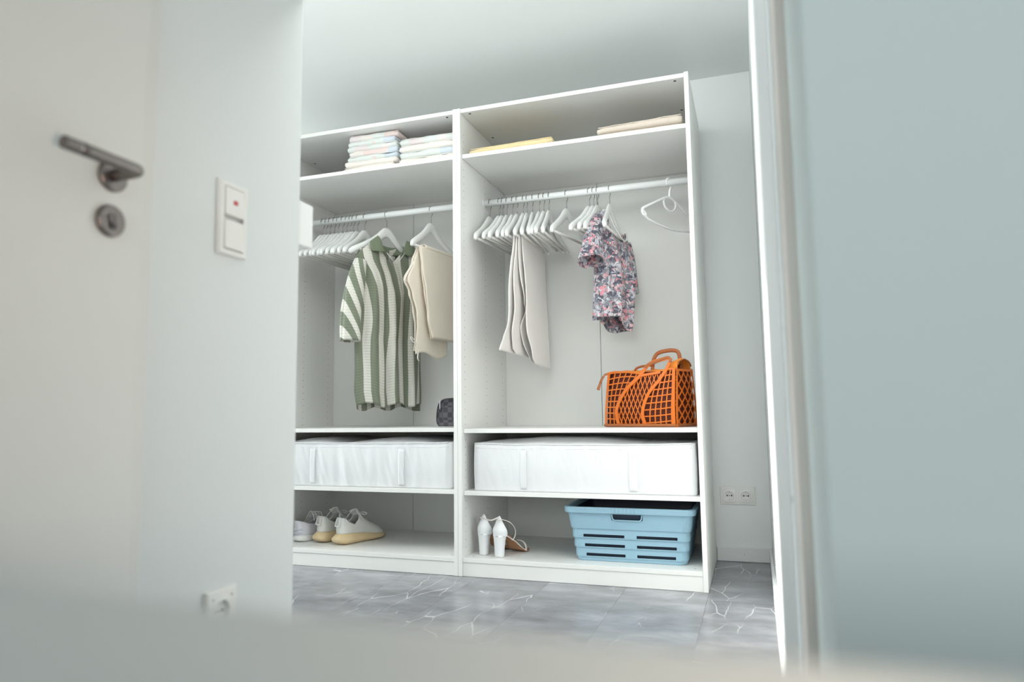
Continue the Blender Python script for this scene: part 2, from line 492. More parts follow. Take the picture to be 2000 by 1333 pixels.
wf = Geo().box(-5.1, 0.0595, -1.512, -1.392, 0.0005, ZC).mk('wall_front', M_WALLB); tag(wf, kind='structure')
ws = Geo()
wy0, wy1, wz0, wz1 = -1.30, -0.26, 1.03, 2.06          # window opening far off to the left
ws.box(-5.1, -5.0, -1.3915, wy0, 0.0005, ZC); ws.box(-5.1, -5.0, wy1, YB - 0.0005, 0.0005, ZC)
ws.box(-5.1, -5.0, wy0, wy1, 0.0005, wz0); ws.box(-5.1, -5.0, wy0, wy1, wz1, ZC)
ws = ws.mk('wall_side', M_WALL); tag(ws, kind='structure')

# baseboards
b1 = Geo().box(1.002, XR - 0.0005, YB - 0.013, YB - 0.0005, 0.0005, 0.064).mk('baseboard_back', M_TRIM, bevel=0.0025); tag(b1, kind='structure')
sc = Geo(); sc.disc((1.118, YB - 0.0131, 0.034), (0, -1, 0), 0.0028, 0.0008)
sc.mk('screw_cover', M_GASKET, b1)
b2 = Geo().box(XR - 0.0125, XR - 0.0005, YJ + 0.002, YB - 0.0135, 0.0005, 0.064).mk('baseboard_right', M_TRIM, bevel=0.0025); tag(b2, kind='structure')

# right hand door frame: stepped profile seen along the passage
cx = CAM.x
fr = Geo().box(cx + 0.034, cx + 0.14, YJ - 0.03, YJ - 0.001, 0.0005, ZC - 0.001).mk('trim_1', M_TRIM, bevel=0.003); tag(fr, kind='structure')
Geo().box(cx + 0.058, cx + 0.14, -1.46, YJ - 0.0305, 0.0005, ZC - 0.001).mk('rebate_strip', M_GASKET, fr, bevel=0.0015)
Geo().box(cx + 0.0535, cx + 0.0579, YJ - 0.036, YJ - 0.0305, 0.0005, ZC - 0.001).mk('rebate_seal', M_TRIM, fr, bevel=0.001)
Geo().box(cx + 0.060, cx + 0.16, -1.575, -1.4605, 0.0005, ZC - 0.001).mk('jamb_board', M_JAMB, fr, bevel=0.002)
mk_ = Geo(); mk_.box(cx + 0.0572, cx + 0.058, -1.37, -1.352, 0.50, 0.512); mk_.mk('latch_mark', M_STEEL, fr)
wh = Geo().box(cx + 0.076, 3.4, -1.86, -1.5755, 0.0005, ZC - 0.001).mk('wall_hall', M_WALLH, bevel=0.006, segs=3); tag(wh, kind='structure')

# ------------------------------------------------------------------ door in the left wall
dr = Geo()
DY0, DY1, FRY = -2.72, -1.853, -1.822        # hinge side, latch edge, outer edge of the frame
dr.box(XL + 0.001, XL + 0.0065, DY1 - 0.012, FRY, 0.0005, 2.07)
dr.box(XL + 0.001, XL + 0.0065, DY0 - 0.031, DY0 + 0.012, 0.0005, 2.07)
dr.box(XL + 0.001, XL + 0.0065, DY0 - 0.031, FRY, 2.03, 2.075)
door = dr.mk('door_1', M_DOOR, bevel=0.0025); tag(door, kind='structure')
Geo().box(XL + 0.007, XL + 0.016, DY0, DY1, 0.012, 2.028).mk('door_leaf', M_DOOR, door, bevel=0.004, segs=3)
HX = XL + 0.016
hg = Geo()
ry, rz_ = -1.918, 1.060


def rose(g, y, z, r=0.0262, t=0.0085):
    n = 40; pr = [(0.0, r), (t * .75, r), (t, r - 0.0025)]
    g.loft([[(HX + h + 0.0002, y + rr * cos(2 * pi * k / n), z + rr * sin(2 * pi * k / n)) for k in range(n)] for h, rr in pr])


g = Geo(); rose(g, ry, rz_)
hb = g.mk('handle_rose', M_STEEL, door, smooth=False, bevel=0.0008)
g = Geo()
pts = [(HX + 0.008, ry, rz_), (HX + 0.030, ry, rz_), (HX + 0.052, ry - 0.001, rz_), (HX + 0.060, ry - 0.006, rz_), (HX + 0.062, ry - 0.016, rz_),
       (HX + 0.062, ry - 0.06, rz_), (HX + 0.062, ry - 0.108, rz_)]
g.sweep(smoothpath(pts, 5), 0.0098, n=20)
hl = g.mk('door_lever', M_STEEL, door, smooth=True)
g = Geo(); g.sweep([(HX + 0.062, ry - 0.1085, rz_), (HX + 0.062, ry - 0.111, rz_)], 0.0084, n=20); g.mk('lever_groove', M_ZIP, hl, smooth=False)
g = Geo(); g.sweep([(HX + 0.062, ry - 0.1115, rz_), (HX + 0.062, ry - 0.134, rz_), (HX + 0.062, ry - 0.1355, rz_)], [0.0098, 0.0098, 0.0085], n=20)
g.mk('lever_tip', M_STEEL, hl)
g = Geo(); rose(g, ry - 0.001, 0.985)
kr = g.mk('keyhole_rose', M_STEEL, door, bevel=0.0008)
g = Geo(); g.disc((HX + 0.009, ry - 0.001, 0.988), (1, 0, 0), 0.0085, 0.003, 20); g.mk('lock_cylinder', M_STEEL, kr, bevel=0.0005)
g = Geo(); g.box(HX + 0.0121, HX + 0.0126, ry - 0.0022, ry + 0.0002, 0.982, 0.994); g.box(HX + 0.009, HX + 0.0115, ry - 0.006, ry + 0.004, 0.972, 0.9805)
g.mk('key_slot', M_DARK, kr)

# ------------------------------------------------------------------ switch, socket and box on the left wall
sy, sz = -1.6225, 1.0655
sw = thing('light_switch', 'white double rocker light switch on the left wall with a small red lens', 'switch', (XL, sy, sz))
X0 = 0.0004
frm = Geo()
yo, zo, yi, zi = 0.0405, 0.0755, 0.0285, 0.0645
rec = lambda x, y, z: [(x, -y, -z), (x, y, -z), (x, y, z), (x, -y, z)]
frm.loft([rec(X0, yo, zo), rec(0.006, yo, zo), rec(0.0095, yo - .003, zo - .003), rec(0.0095, yi, zi), rec(0.004, yi, zi)], cap=False)
frm.mk('switch_frame', M_SWITCH, sw, bevel=0.0008)


def rocker(z0, z1, tilt):
    g = Geo(); a = 0.0275
    v = [(0.003, -a, z0), (0.003, a, z0), (0.003, a, z1), (0.003, -a, z1)]
    w_ = [(0.012 + tilt, -a + .001, z0 + .001), (0.012 + tilt, a - .001, z0 + .001), (0.012 - tilt, a - .001, z1 - .001), (0.012 - tilt, -a + .001, z1 - .001)]
    return g.loft([v, w_])


up_ = rocker(0.0045, 0.0635, 0.0012).mk('rocker', M_SWITCH, sw, bevel=0.001)
rocker(-0.0635, -0.0035, 0.0012).mk('rocker', M_SWITCH, sw, bevel=0.001)
g = Geo().box(0.0118, 0.0133, -0.0055, 0.0055, 0.029, 0.0375); tag(g.mk('red_lens', M_RED, up_, bevel=0.0006), 'red lens')

so = thing('wall_socket', 'blurred single white wall socket low on the left wall below the light switch', 'socket', (XL, -1.626, 0.300))
g = Geo(); z_ = 0.0405
rr2 = lambda x, s: [(x, -s, -s), (x, s, -s), (x, s, s), (x, -s, s)]
g.loft([rr2(0.0004, z_), rr2(0.008, z_), rr2(0.0105, z_ - .003), rr2(0.0105, 0.027), rr2(0.004, 0.027)], cap=False); g.mk('socket_frame', M_SWITCH, so)


def schuko(parent, ax, o, M1):
    """round recessed insert; ax: +1 faces +X, -1 faces -Y"""
    n = 28
    def T(h, y, z): return (o[0] + h, o[1] + y, o[2] + z) if ax > 0 else (o[0] + y, o[1] - h, o[2] + z)
    sq = []
    a = 0.0268
    for k in range(n):
        t = 2 * pi * k / n; c, s_ = cos(t), sin(t); m_ = a / max(abs(c), abs(s_)); sq.append((c * m_, s_ * m_))
    ci = lambda r: [(r * cos(2 * pi * k / n), r * sin(2 * pi * k / n)) for k in range(n)]
    g = Geo()
    g.loft([[T(0.0008, *p) for p in sq], [T(0.0105, *p) for p in sq], [T(0.0112, *p) for p in ci(0.0215)], [T(0.0108, *p) for p in ci(0.0198)],
            [T(0.0016, *p) for p in ci(0.0190)]])
    ins = g.mk('socket_insert', M1, parent)
    g = Geo()
    nn = (1, 0, 0) if ax > 0 else (0, -1, 0)
    for y in (-0.0095, 0.0095): g.disc(T(0.0016, y, 0), nn, 0.0036, 0.0006, 12)
    g.disc(T(0.0016, 0, 0), nn, 0.0022, 0.0006, 8)
    g.mk('contact_holes', M_DARK, ins)['kind'] = 'stuff'
    g = Geo()
    for z in (-0.017, 0.017): g.box(*sorted((T(0.0016, -0.002, z)[0], T(0.006, 0.002, z)[0])), *sorted((T(0.0016, -0.002, z)[1], T(0.006, 0.002, z)[1])), o[2] + z - .0012, o[2] + z + .0012)
    g.mk('earth_clips', M_GASKET, ins)['kind'] = 'stuff'


schuko(so, 1, (0, 0, 0), M_SWITCH)
bx = thing('wall_control_box', 'plain white wall box sticking out past the corner of the left wall', 'box', (XL - 0.03, -1.392, 1.121))
g = Geo().box(-0.026, 0.028, 0.0005, 0.056, -0.053, 0.053); g.mk('housing', M_PLASTIC, bx, bevel=0.004)
g = Geo().box(-0.020, 0.022, 0.0565, 0.0585, -0.045, 0.045); g.mk('cover_plate', M_SWITCH, bx, bevel=0.001)

ds = thing('double_wall_socket', 'white double wall socket on the back wall right of the wardrobe', 'socket', (1.1005, YB, 0.288))
g = Geo(); zz = 0.0405; xx = 0.0755
r4 = lambda y, a, b: [(-a, -y, -b), (a, -y, -b), (a, -y, b), (-a, -y, b)]
g.loft([r4(0.0004, xx, zz), r4(0.0030, xx, zz), r4(0.0050, xx - .002, zz - .002)], cap=True)
g.mk('socket_frame', M_SWITCH, ds)
for sx in (-0.0355, 0.0355): schuko(ds, -1, (sx, -0.0042, 0), M_SWITCH)

# ------------------------------------------------------------------ tabletop just below the lens
tb = thing('low_table', 'out of focus pale grey white table top across the bottom foreground', 'table', (0.95, -3.05, 0))
TY = -2.512
Geo().box(0.215 - 0.95, 1.75 - 0.95, -3.6 + 3.05, TY + 3.05, 0.555, 0.5893).mk('tabletop', M_TABLE, tb, bevel=0.004)
for x in (0.26, 1.70):
    for y in (-3.55, TY - 0.05):
        Geo().box(x - .025 - .95, x + .025 - .95, y - .025 + 3.05, y + .025 + 3.05, 0.0005, 0.5548).mk('leg', M_TABLE, tb, bevel=0.003)

# ================================================================== WARDROBE
DEPTH = 0.58
T = 0.018
HH = 2.012
SH = dict(r1=1.8075, r2=0.6055, r3=0.3465, l1=1.8090, l2=0.6105, l3=0.3500)   # tops of the shelves
ZB = 0.0754


def wardrobe(x0, label, shelves):
    x1 = x0 + 1.0
    e = 0.0004
    wd = thing('open_wardrobe', label, 'wardrobe', (x0, 0, 0), group='open wardrobe frames')
    P_ = lambda nm, *b, m=M_BODY, bev=0.0012: Geo().box(*b).mk(nm, m, wd, bevel=bev)
    w_ = 1.0
    for a, b in ((e, T), (w_ - T, w_ - e)):
        sp_ = P_('side_panel', a, b, 0, DEPTH, 0.0008, HH)
        g = Geo(); inner = b if a < .5 else a; sg = 1 if a < .5 else -1
        for yy in (0.040, 0.300, 0.520):
            z = 0.112
            while z < HH - 0.08:
                if not (yy == 0.300 and abs(z - 1.661) < .04):
                    g.disc((inner, yy, z), (sg, 0, 0), 0.0024, 0.00025, 6)
                z += 0.032
        h = g.mk('peg_holes', M_HOLE, sp_); h['kind'] = 'stuff'
    tp = P_('top_panel', T + e, w_ - T - e, 0.004, DEPTH - .006, HH - T - 0.002, HH - 0.002)
    g = Geo()
    for xx in (0.055, w_ - 0.055):
        for yy in (0.026, 0.317): Geo().disc((xx, yy, HH - T - .002), (0, 0, -1), 0.0058, 0.0005, 14).mk('cam_cap', M_CAP, tp)
    bp = P_('bottom_panel', T + e, w_ - T - e, 0.003, DEPTH - .006, ZB - T, ZB)
    g = Geo()
    for xx in (0.050, w_ - 0.050):
        for yy in (0.050, DEPTH - 0.08): Geo().disc((xx, yy, ZB), (0, 0, 1), 0.0055, 0.0004, 14).mk('cam_cap', M_GASKET, bp)
    P_('plinth', T + e, w_ - T - e, 0.006, 0.024, 0.0008, ZB - T - .0006)
    xm = 0.5025
    P_('back_panel', T + e, xm - .0012, DEPTH - .0055, DEPTH - .0005, 0.03, HH - T - .004, m=M_BACKP, bev=0.0006)
    P_('back_panel', xm + .0012, w_ - T - e, DEPTH - .0055, DEPTH - .0005, 0.03, HH - T - .004, m=M_BACKP, bev=0.0006)
    Geo().box(xm - .006, xm + .006, DEPTH - .0004, DEPTH + .002, 0.03, HH - T - .004).mk('seam_strip', M_HOLE, wd)
    for z in shelves:
        P_('shelf', T + .0012, w_ - T - .0012, 0.019, DEPTH - .008, z - T, z)
    g = Geo(); g.sweep([(T + .003, 0.29, 1.661), (w_ - T - .003, 0.29, 1.661)], 0.0155, n=20, up=(0, 0, 1)); g.mk('clothes_rail', M_ROD, wd, smooth=True)
    for xx, sg in ((T + .0002, 1), (w_ - T - .0002, -1)):
        g = Geo(); g.disc((xx, 0.29, 1.661), (sg, 0, 0), 0.021, 0.0026, 20); g.mk('rail_bracket', M_ROD, wd)
    return wd


wardrobe(-1.0, 'white open wardrobe half hidden behind the left wall, with the striped shirt in it', (SH['l1'], SH['l2'], SH['l3']))
wardrobe(0.0, 'white open wardrobe nearer the right wall, with the orange bag and blue basket in it', (SH['r1'], SH['r2'], SH['r3']))

# ================================================================== HANGERS
RZ = 1.6785          # top of the rail, where the hooks sit
RY = 0.29


def hanger_meshes():
    half = [(0.0, -0.108, 0.0255), (0.014, -0.111, 0.0245), (0.030, -0.122, 0.0215), (0.055, -0.143, 0.0190), (0.090, -0.167, 0.0170),
            (0.130, -0.189, 0.0158), (0.165, -0.207, 0.0152), (0.192, -0.222, 0.0155), (0.207, -0.233, 0.0135), (0.2125, -0.240, 0.007)]
    pts = [(-x, z, h) for x, z, h in half[:0:-1]] + half
    n = 10; rings = []
    for i, (x, z, h) in enumerate(pts):
        a = pts[max(i - 1, 0)]; b = pts[min(i + 1, len(pts) - 1)]
        t = Vector((b[0] - a[0], 0, b[1] - a[1])).normalized(); nn = Vector((-t.z, 0, t.x))
        if i in (len(half) - 1,): nn = Vector((0, 0, 1))
        yb = -0.030 * (x / 0.2125) ** 2
        th = 0.0072 + 0.004 * abs(x) / 0.2125
        if abs(x) > .205: th *= .7
        rings.append([Vector((x, yb, z)) + nn * h * cos(2 * pi * k / n) + Vector((0, 1, 0)) * th * sin(2 * pi * k / n) for k in range(n)])
    body = Geo().loft(rings).mk('hanger_body', M_HANG, None, smooth=True)
    path = [(0, 0, -0.086), (0, 0, -0.056), (0.003, 0, -0.048), (0.012, 0, -0.040)]
    c = Vector((0, 0, -0.0175)); r = 0.0175
    for k in range(0, 13):
        t = radians(-50 + k * 21); path.append((r * cos(t), 0, c.z + r * sin(t)))
    path.append((-0.019, 0, -0.022)); 
    hook = Geo().sweep(path, 0.0017, n=6, up=(0, 1, 0)).mk('hook', M_HOOK, None, smooth=True)
    bar = Geo().sweep([(-0.203, -0.027, -0.232), (0.203, -0.027, -0.232)], 0.0058, n=8).mk('trouser_bar', M_BAR, None, smooth=True)
    ms = [o.data for o in (body, hook, bar)]
    for o in (body, hook, bar): bpy.data.objects.remove(o)
    return ms


HB, HK, HBAR = hanger_meshes()


def theta_for(x, uend):
    best = None
    for k in range(30, 115):
        th = radians(k); q = Vector((x - 0.2125 * cos(th), RY - 0.2125 * sin(th), RZ - 0.235))
        e = abs(proj_u(q) - uend)
        if best is None or e < best[0]: best = (e, th)
    return best[1]


def put_hanger(x, th, label, group):
    r = thing('clothes_hanger', label, 'hanger', (x, RY, RZ), th, group)
    for nm, me in (('hanger_body', HB), ('hook', HK), ('trouser_bar', HBAR)):
        o = bpy.data.objects.new(nm, me); COL.objects.link(o); o.parent = r
    return r


def rod_x(u):
    lo, hi = -1.0, 1.0
    for _ in range(40):
        m_ = (lo + hi) / 2
        if proj_u(Vector((m_, RY, RZ))) < u: lo = m_
        else: hi = m_
    return lo


ORD = ['first', 'second', 'third', 'fourth', 'fifth', 'sixth', 'seventh', 'eighth', 'ninth', 'tenth', 'eleventh', 'twelfth', 'thirteenth', 'fourteenth']
right_h = [(957, 916), (975, 932), (981.5, 943), (990, 958), (1001, 969), (1010, 977), (1022, 993), (1029, 1006), (1040, 1019), (1053, 1026), (1062, 1034), (1072, 1047)]
GREY_I = 6
for i, (u, e) in enumerate(right_h):
    x = rod_x(u); th = theta_for(x, e)
    lab = ORD[i] + ' white wooden hanger from the left on the right rail, in the close row'
    if i == GREY_I:
        lab = 'white wooden hanger on the right rail carrying the greige trousers'; GREY = (x, th)
    put_hanger(x, th, lab, 'white wooden hangers on the right rail')
x = rod_x(1106); put_hanger(x, radians(78), 'single empty white hanger standing apart right of the close row on the right rail', 'white wooden hangers on the right rail')
for i, (u, e) in enumerate([(1151, 1102), (1159, 1118), (1167, 1130)]):
    x = rod_x(u)
    put_hanger(x, theta_for(x, e), ('left', 'middle', 'right')[i] + ' one of three empty hangers close beside the floral tee', 'white wooden hangers on the right rail')
TEE = (rod_x(1190), radians(70))
put_hanger(TEE[0], radians(86), 'white wooden hanger tilted inside the floral tee', 'white wooden hangers on the right rail')
left_h = [631, 638, 645, 654, 661, 670, 678, 685, 691, 699, 713]
for i, u in enumerate(left_h):
    x = rod_x(u)
    put_hanger(x, radians(88 + (i * 37 % 5) - 2), ORD[i] + ' white wooden hanger from the left on the left rail, empty', 'white wooden hangers on the left rail')
SHIRT = (rod_x(756), radians(72))
put_hanger(SHIRT[0], SHIRT[1] + pi, 'white wooden hanger inside the striped shirt', 'white wooden hangers on the left rail')
PANT = (rod_x(842), radians(83))
put_hanger(*PANT, 'white wooden hanger carrying the beige trousers', 'white wooden hangers on the left rail')

# plastic tube hanger
px_ = thing('plastic_hanger', 'white plastic tube hanger alone at the right end of the right rail', 'hanger', (rod_x(1306), RY, RZ), radians(62))
g = Geo()
pl = [(-0.012, 0, -0.030), (-0.0185, 0, -0.020), (-0.014, 0, -0.006), (0.0, 0, 0.0012), (0.013, 0, -0.006), (0.018, 0, -0.020), (0.014, 0, -0.036), (0.004, 0, -0.052), (0.001, 0, -0.066), (0, 0, -0.086)]
g.sweep(smoothpath(pl, 4), 0.0048, n=8, up=(0, 1, 0)); g.mk('hook', M_PLASTIC, px_, smooth=True)
g = Geo()
for s_ in (-1, 1):
    g.sweep(smoothpath([(0, 0, -0.085), (s_ * .018, 0, -0.087), (s_ * .05, 0, -0.099), (s_ * .12, 0, -0.132), (s_ * .185, 0, -0.163), (s_ * .198, 0, -0.172), (s_ * .2, 0, -.186),
                        (s_ * .192, 0, -.196), (s_ * .178, 0, -.199)], 4), 0.0054, n=8, up=(0, 1, 0))
g.mk('arms', M_PLASTIC, px_, smooth=True)
g = Geo(); g.sweep(smoothpath([(-.196, 0, -.177), (-.186, 0, -.183), (-.178, 0, -.192), (-.176, 0, -.203), (-.14, 0, -.213), (0, 0, -.226), (.14, 0, -.213), (.176, 0, -.203), (.178, 0, -.192), (.186, 0, -.183), (.196, 0, -.177)], 4), 0.0044, n=8, up=(0, 1, 0))
g.mk('cross_bar', M_PLASTIC, px_, smooth=True)
g = Geo(); g.sweep(smoothpath([(-.038, 0, -.093), (-.045, 0, -.112), (-.034, 0, -.134), (0, 0, -.146), (.034, 0, -.134), (.045, 0, -.112), (.038, 0, -.093)], 5), 0.0042, n=8, up=(0, 1, 0))
g.mk('scarf_loop', M_PLASTIC, px_, smooth=True)


# ================================================================== GARMENTS
def garment(name, label, cat, xth):
    r = thing(name, label, cat, (xth[0], RY, RZ), xth[1]); return r
# local frame: x along the hanger (towards the back of the wardrobe), y to the left side of that, z up from the rail top.
# the face seen from the camera looks towards local -y.


def S_(xth, u, v):
    s, z = onPlane(u, v, Vector((xth[0], RY, RZ)), xth[1]); return s, z - RZ


# ---- striped knit shirt
sh = garment('striped_shirt', 'sage green and cream striped knit polo shirt on a hanger in the left wardrobe', 'shirt', SHIRT)
px = lambda u, v: S_(SHIRT, u, v)
le = [px(u, v) for u, v in ((697, 796), (692, 765), (693, 720), (692, 660), (700, 600), (703, 560), (701, 530), (692, 503))]
re_ = [px(u, v) for u, v in ((820, 797), (821, 765), (820, 720), (821, 660), (818, 600), (815, 560), (815, 530), (815, 516))]
LE = [(z, s) for s, z in le]; RE = [(z, s) for s, z in re_]
topf = [px(u, v) for u, v in ((692, 503), (703, 489), (716, 478), (727, 473), (737, 487), (748, 502), (760, 518), (771, 506), (781, 494), (789, 482), (797, 489), (806, 500), (815, 514))]
topb = [px(u, v) for u, v in ((692, 503), (703, 488), (716, 477), (727, 472), (737, 482), (748, 488), (760, 490), (771, 488), (781, 484), (789, 481), (797, 488), (806, 499), (815, 514))]
amin, amax = topf[0][0], topf[-1][0]
TF = [((s - amin) / (amax - amin), z) for s, z in topf]; TBk = [((s - amin) / (amax - amin), z) for s, z in topb]
NP = 5.3


def shirt_sheet(front):
    sg = -1 if front else 1
    hz = px(757, 792)[1] if front else px(757, 797)[1]
    top = TF if front else TBk

    def fn(a, b):
        zt = interp(a, top)
        hem = hz + 0.010 * sin(a * 15 + (0 if front else 2.4)) - (0.006 if not front else 0) + 0.006 * nz(a * 6, 3.3)
        z = lerp(hem, zt, b)
        s = lerp(interp(z, LE), interp(z, RE), a)
        # gathered folds: the cloth bunches towards fold lines
        low = max(0, min(1, (zt - z) / 0.35)); 
        env = max(0.0, 1 - abs(2 * a - 1) ** 3.2) ** 0.6
        thick = 0.050 * (1 - 0.72 * max(0, b - .75) / .25)
        rip = 0.017 * low * sin(a * 2 * pi * 3.3 + 0.9 + 1.3 * nz(a * 2, z * 2.5)) + 0.006 * low * sin(a * 2 * pi * 7.1 + z * 4)
        s += 0.007 * low * sin(a * 2 * pi * 3.3 + 2.0 + z)
        y = sg * thick * env + (rip if front else rip * .6) * (0.35 + .65 * env)
        return (s, y, z)
    def uv(a, b):
        z = lerp(hz, interp(a, top), b)
        d_ = max(0, min(1, (-0.19 - z) / 0.42)); d_ = d_ * d_ * (3 - 2 * d_)
        return ((a - 0.5) * lerp(4.3, 6.4, d_) - 0.735 + 0.10 * nz(a * 2.5, z * 4, 3.0) * d_, z)
    g = Geo(); g.grid(fn, 90, 70, uv)
    return g.mk('shirt_front' if front else 'shirt_back', M_STRIPE, sh, useuv=True, smooth=True, solid=0.0022)


shirt_sheet(True); shirt_sheet(False)


def sleeve(nm, cl, rad, ydep, band, y0=0.0):
    """cl: centre points (s, z), rad: half widths"""
    n = 22; m_ = 30
    C = smoothpath([(s, 0, z) for s, z in cl], 8)
    R_ = [interp(i / (len(C) - 1), [(k / (len(rad) - 1), q) for k, q in enumerate(rad)]) for i in range(len(C))]
    v = []; uv = []; f = []
    L = 0
    for i, c in enumerate(C):
        t = (C[min(i + 1, len(C) - 1)] - C[max(i - 1, 0)]).normalized(); nn = Vector((t.z, 0, -t.x))
        if i: L += (C[i] - C[i - 1]).length
        for k in range(n + 1):
            q = 2 * pi * k / n
            w_ = R_[i] * (1 + 0.10 * sin(3 * q + i * .25) * i / len(C)); dd = ydep * (0.55 + .45 * i / len(C))
            v.append(c + nn * w_ * cos(q) + Vector((0, 1, 0)) * (dd * sin(q) + y0))
            uv.append((L * band + 0.75 * cos(q - .4), c.z))
    for i in range(len(C) - 1):
        for k in range(n):
            a = i * (n + 1) + k; f.append((a, a + 1, a + n + 2, a + n + 1))
    return mk(nm, v, f, M_STRIPE, sh, uv=uv, smooth=True, solid=0.0022)


sleeve('sleeve', [px(701, 510), px(694, 540), px(687, 580), px(682, 620), px(680, 667)], [0.028, 0.042, 0.050, 0.046, 0.040], 0.055, 8.6, -0.012)
sleeve('sleeve', [px(808, 520), px(812, 545), px(815, 590), px(817, 640)], [0.022, 0.032, 0.036, 0.034], 0.055, 8.6, 0.03)


def flat_panel(nm, pts, m, parent, yfn, th=0.003, nsub=6):
    """filled outline in the hanger plane with a depth function, refined by a fan of rings"""
    c = Vector((sum(p[0] for p in pts) / len(pts), 0, sum(p[1] for p in pts) / len(pts)))
    ring = []
    for (a, b), (c_, d) in zip(pts, pts[1:] + pts[:1]):
        for k in range(4): ring.append((lerp(a, c_, k / 4), lerp(b, d, k / 4)))
    v = []; f = []; n = len(ring)
    for j in range(nsub):
        t = 1 - j / nsub
        for s, z in ring:
            s2, z2 = c.x + (s - c.x) * t, c.z + (z - c.z) * t
            v.append((s2, yfn(s2, z2), z2))
    v.append((c.x, yfn(c.x, c.z), c.z))
    for j in range(nsub - 1):
        for k in range(n): f.append((j * n + k, j * n + (k + 1) % n, (j + 1) * n + (k + 1) % n, (j + 1) * n + k))
    for k in range(n): f.append(((nsub - 1) * n + k, (nsub - 1) * n + (k + 1) % n, nsub * n))
    return mk(nm, v, f, m, parent, smooth=True, solid=th)


sl, _z = px(735, 480); sr, _z = px(789, 480)
cyf = lambda s, z: -0.038 - 0.004 * sin(s * 60)
flat_panel('collar_flap', [px(*q) for q in ((713, 474), (727, 463), (731, 468), (737, 486), (742, 494), (736, 496), (726, 493), (717, 492))], M_GREENC, sh, cyf)
flat_panel('collar_flap', [px(*q) for q in ((784, 473), (790, 476), (800, 487), (798, 496), (795, 504), (787, 503), (778, 497), (781, 484))], M_GREENC, sh, cyf)
# collar stand running round the back of the neck
g = Geo()


def stand(a, b):
    q = lerp(-0.15, pi + 0.15, a); cxs = (sl + sr) / 2; rx = (sr - sl) / 2 * 1.05
    z = lerp(px(760, 497)[1], px(760, 481)[1], b) + 0.022 * (1 - sin(q)) * 0.9
    return (cxs - rx * cos(q), 0.022 * sin(q) - 0.020 * (1 - sin(q)), z)


g.grid(stand, 28, 4); g.mk('collar_stand', M_GREENC, sh, smooth=True, solid=0.003)
g = Geo(); a_ = px(756, 501); b_ = px(768, 504)
g.box(a_[0], b_[0], 0.008, 0.010, b_[1], a_[1]); tag(g.mk('neck_label', M_CAREW, sh), 'white neck label')
# cream placket lines of the open V
g = Geo()
yv = -0.046
g.sweep([(*[px(743, 497)[0]], yv, px(743, 497)[1]), (px(752, 508)[0], yv, px(752, 508)[1]), (px(760, 520)[0], yv - .002, px(760, 520)[1]), (px(768, 511)[0], yv, px(768, 511)[1]), (px(778, 498)[0], yv, px(778, 498)[1])], 0.0018, n=6)
g.mk('placket_edge', M_CAREW, sh, smooth=True)


# ---- trousers folded over the hanger bar
def hang_sheet(root, xth, nm, nearpx, far, ztop, y0, spread, m, amp=0.006, seed=0.0, hem=None, curl=0.0, th=0.003, wav=9.0):
    p0 = Vector((xth[0], RY, RZ)); nrm = Vector((-sin(xth[1]), cos(xth[1]), 0))
    zlo = min(onPlane(u, v_, p0, xth[1])[1] - RZ for u, v_ in nearpx); near = []
    for u, v_ in nearpx:
        s_, z_ = onPlane(u, v_, p0, xth[1])
        d_ = max(0, (ztop - (z_ - RZ)) / (ztop - zlo))
        s_, z_ = onPlane(u, v_, p0 + nrm * (y0 + spread * d_), xth[1]); near.append((s_, z_ - RZ))
    return _hang(root, nm, near, far, ztop, y0, spread, m, amp, seed, hem, curl, th, wav)


def _hang(root, nm, near, far, ztop, y0, spread, m, amp, seed, hem, curl, th, wav):
    """cloth hanging from the bar: near = [(s, z)] edge towards the camera, far = s of the other edge.
    y0 offset at the bar, spread = extra offset at the hem"""
    N = sorted([(z, s) for s, z in near]); zb = N[0][0]
    def fn(a, b):
        zbb = zb + (hem(a) if hem else 0)
        z = lerp(zbb, ztop, b)
        sn = sm(z, N); s = lerp(sn, far, a)
        d = (ztop - z) / (ztop - zb)
        e = exp(-a * 5.0)
        y = y0 + spread * d + amp * d * (sin(z * wav * 2.2 + seed) * e * 1.6 + 0.7 * nz(a * 3 + seed, z * 5, seed)) + curl * e * d
        return (s + 0.002 * nz(z * 22, seed), y, z)
    g = Geo(); g.grid(fn, 26, 46, lambda a, b: (a, b))
    return g.mk(nm, m, root, smooth=True, solid=th)


def bar_fold(root, nm, s0, s1, z, y0, r, m):
    g = Geo()
    def fn(a, b):
        q = lerp(-0.35, pi + 0.35, b); return (lerp(s0, s1, a), y0 + r * cos(q), z + r * sin(q))
    g.grid(fn, 14, 12); return g.mk(nm, m, root, smooth=True, solid=0.003)


bt = garment('beige_trousers', 'beige cotton drawstring trousers folded over a hanger in the left wardrobe', 'trousers', PANT)
pp = lambda u, v: S_(PANT, u, v)
ZBAR = -0.232
yb = -0.027
near_r = ((821, 482), (825, 520), (831, 570), (837, 620), (845, 660))
hang_sheet(bt, PANT, 'trouser_leg', near_r, 0.192, ZBAR + .004, yb - 0.010, -0.012, M_BEIGE, amp=0.004, seed=1.0, th=0.004)
near_r2 = ((819, 482), (823, 520), (828, 570), (834, 620), (842, 662))
hang_sheet(bt, PANT, 'trouser_leg', near_r2, 0.185, ZBAR + .003, yb - 0.0065, -0.004, M_BEIGE, amp=0.003, seed=2.3, th=0.003)
near_l = ((817, 482), (809, 510), (797, 545), (806, 575), (812, 610), (814, 650), (815, 692))
hang_sheet(bt, PANT, 'waist_panel', near_l, 0.13, ZBAR + .004, yb + 0.010, 0.010, M_BEIGE, amp=0.006, seed=3.1, th=0.004, hem=lambda a: 0.012 * sin(a * 7))
near_l2 = ((814, 482), (804, 510), (789, 546), (799, 570), (806, 600), (808, 640), (809, 686))
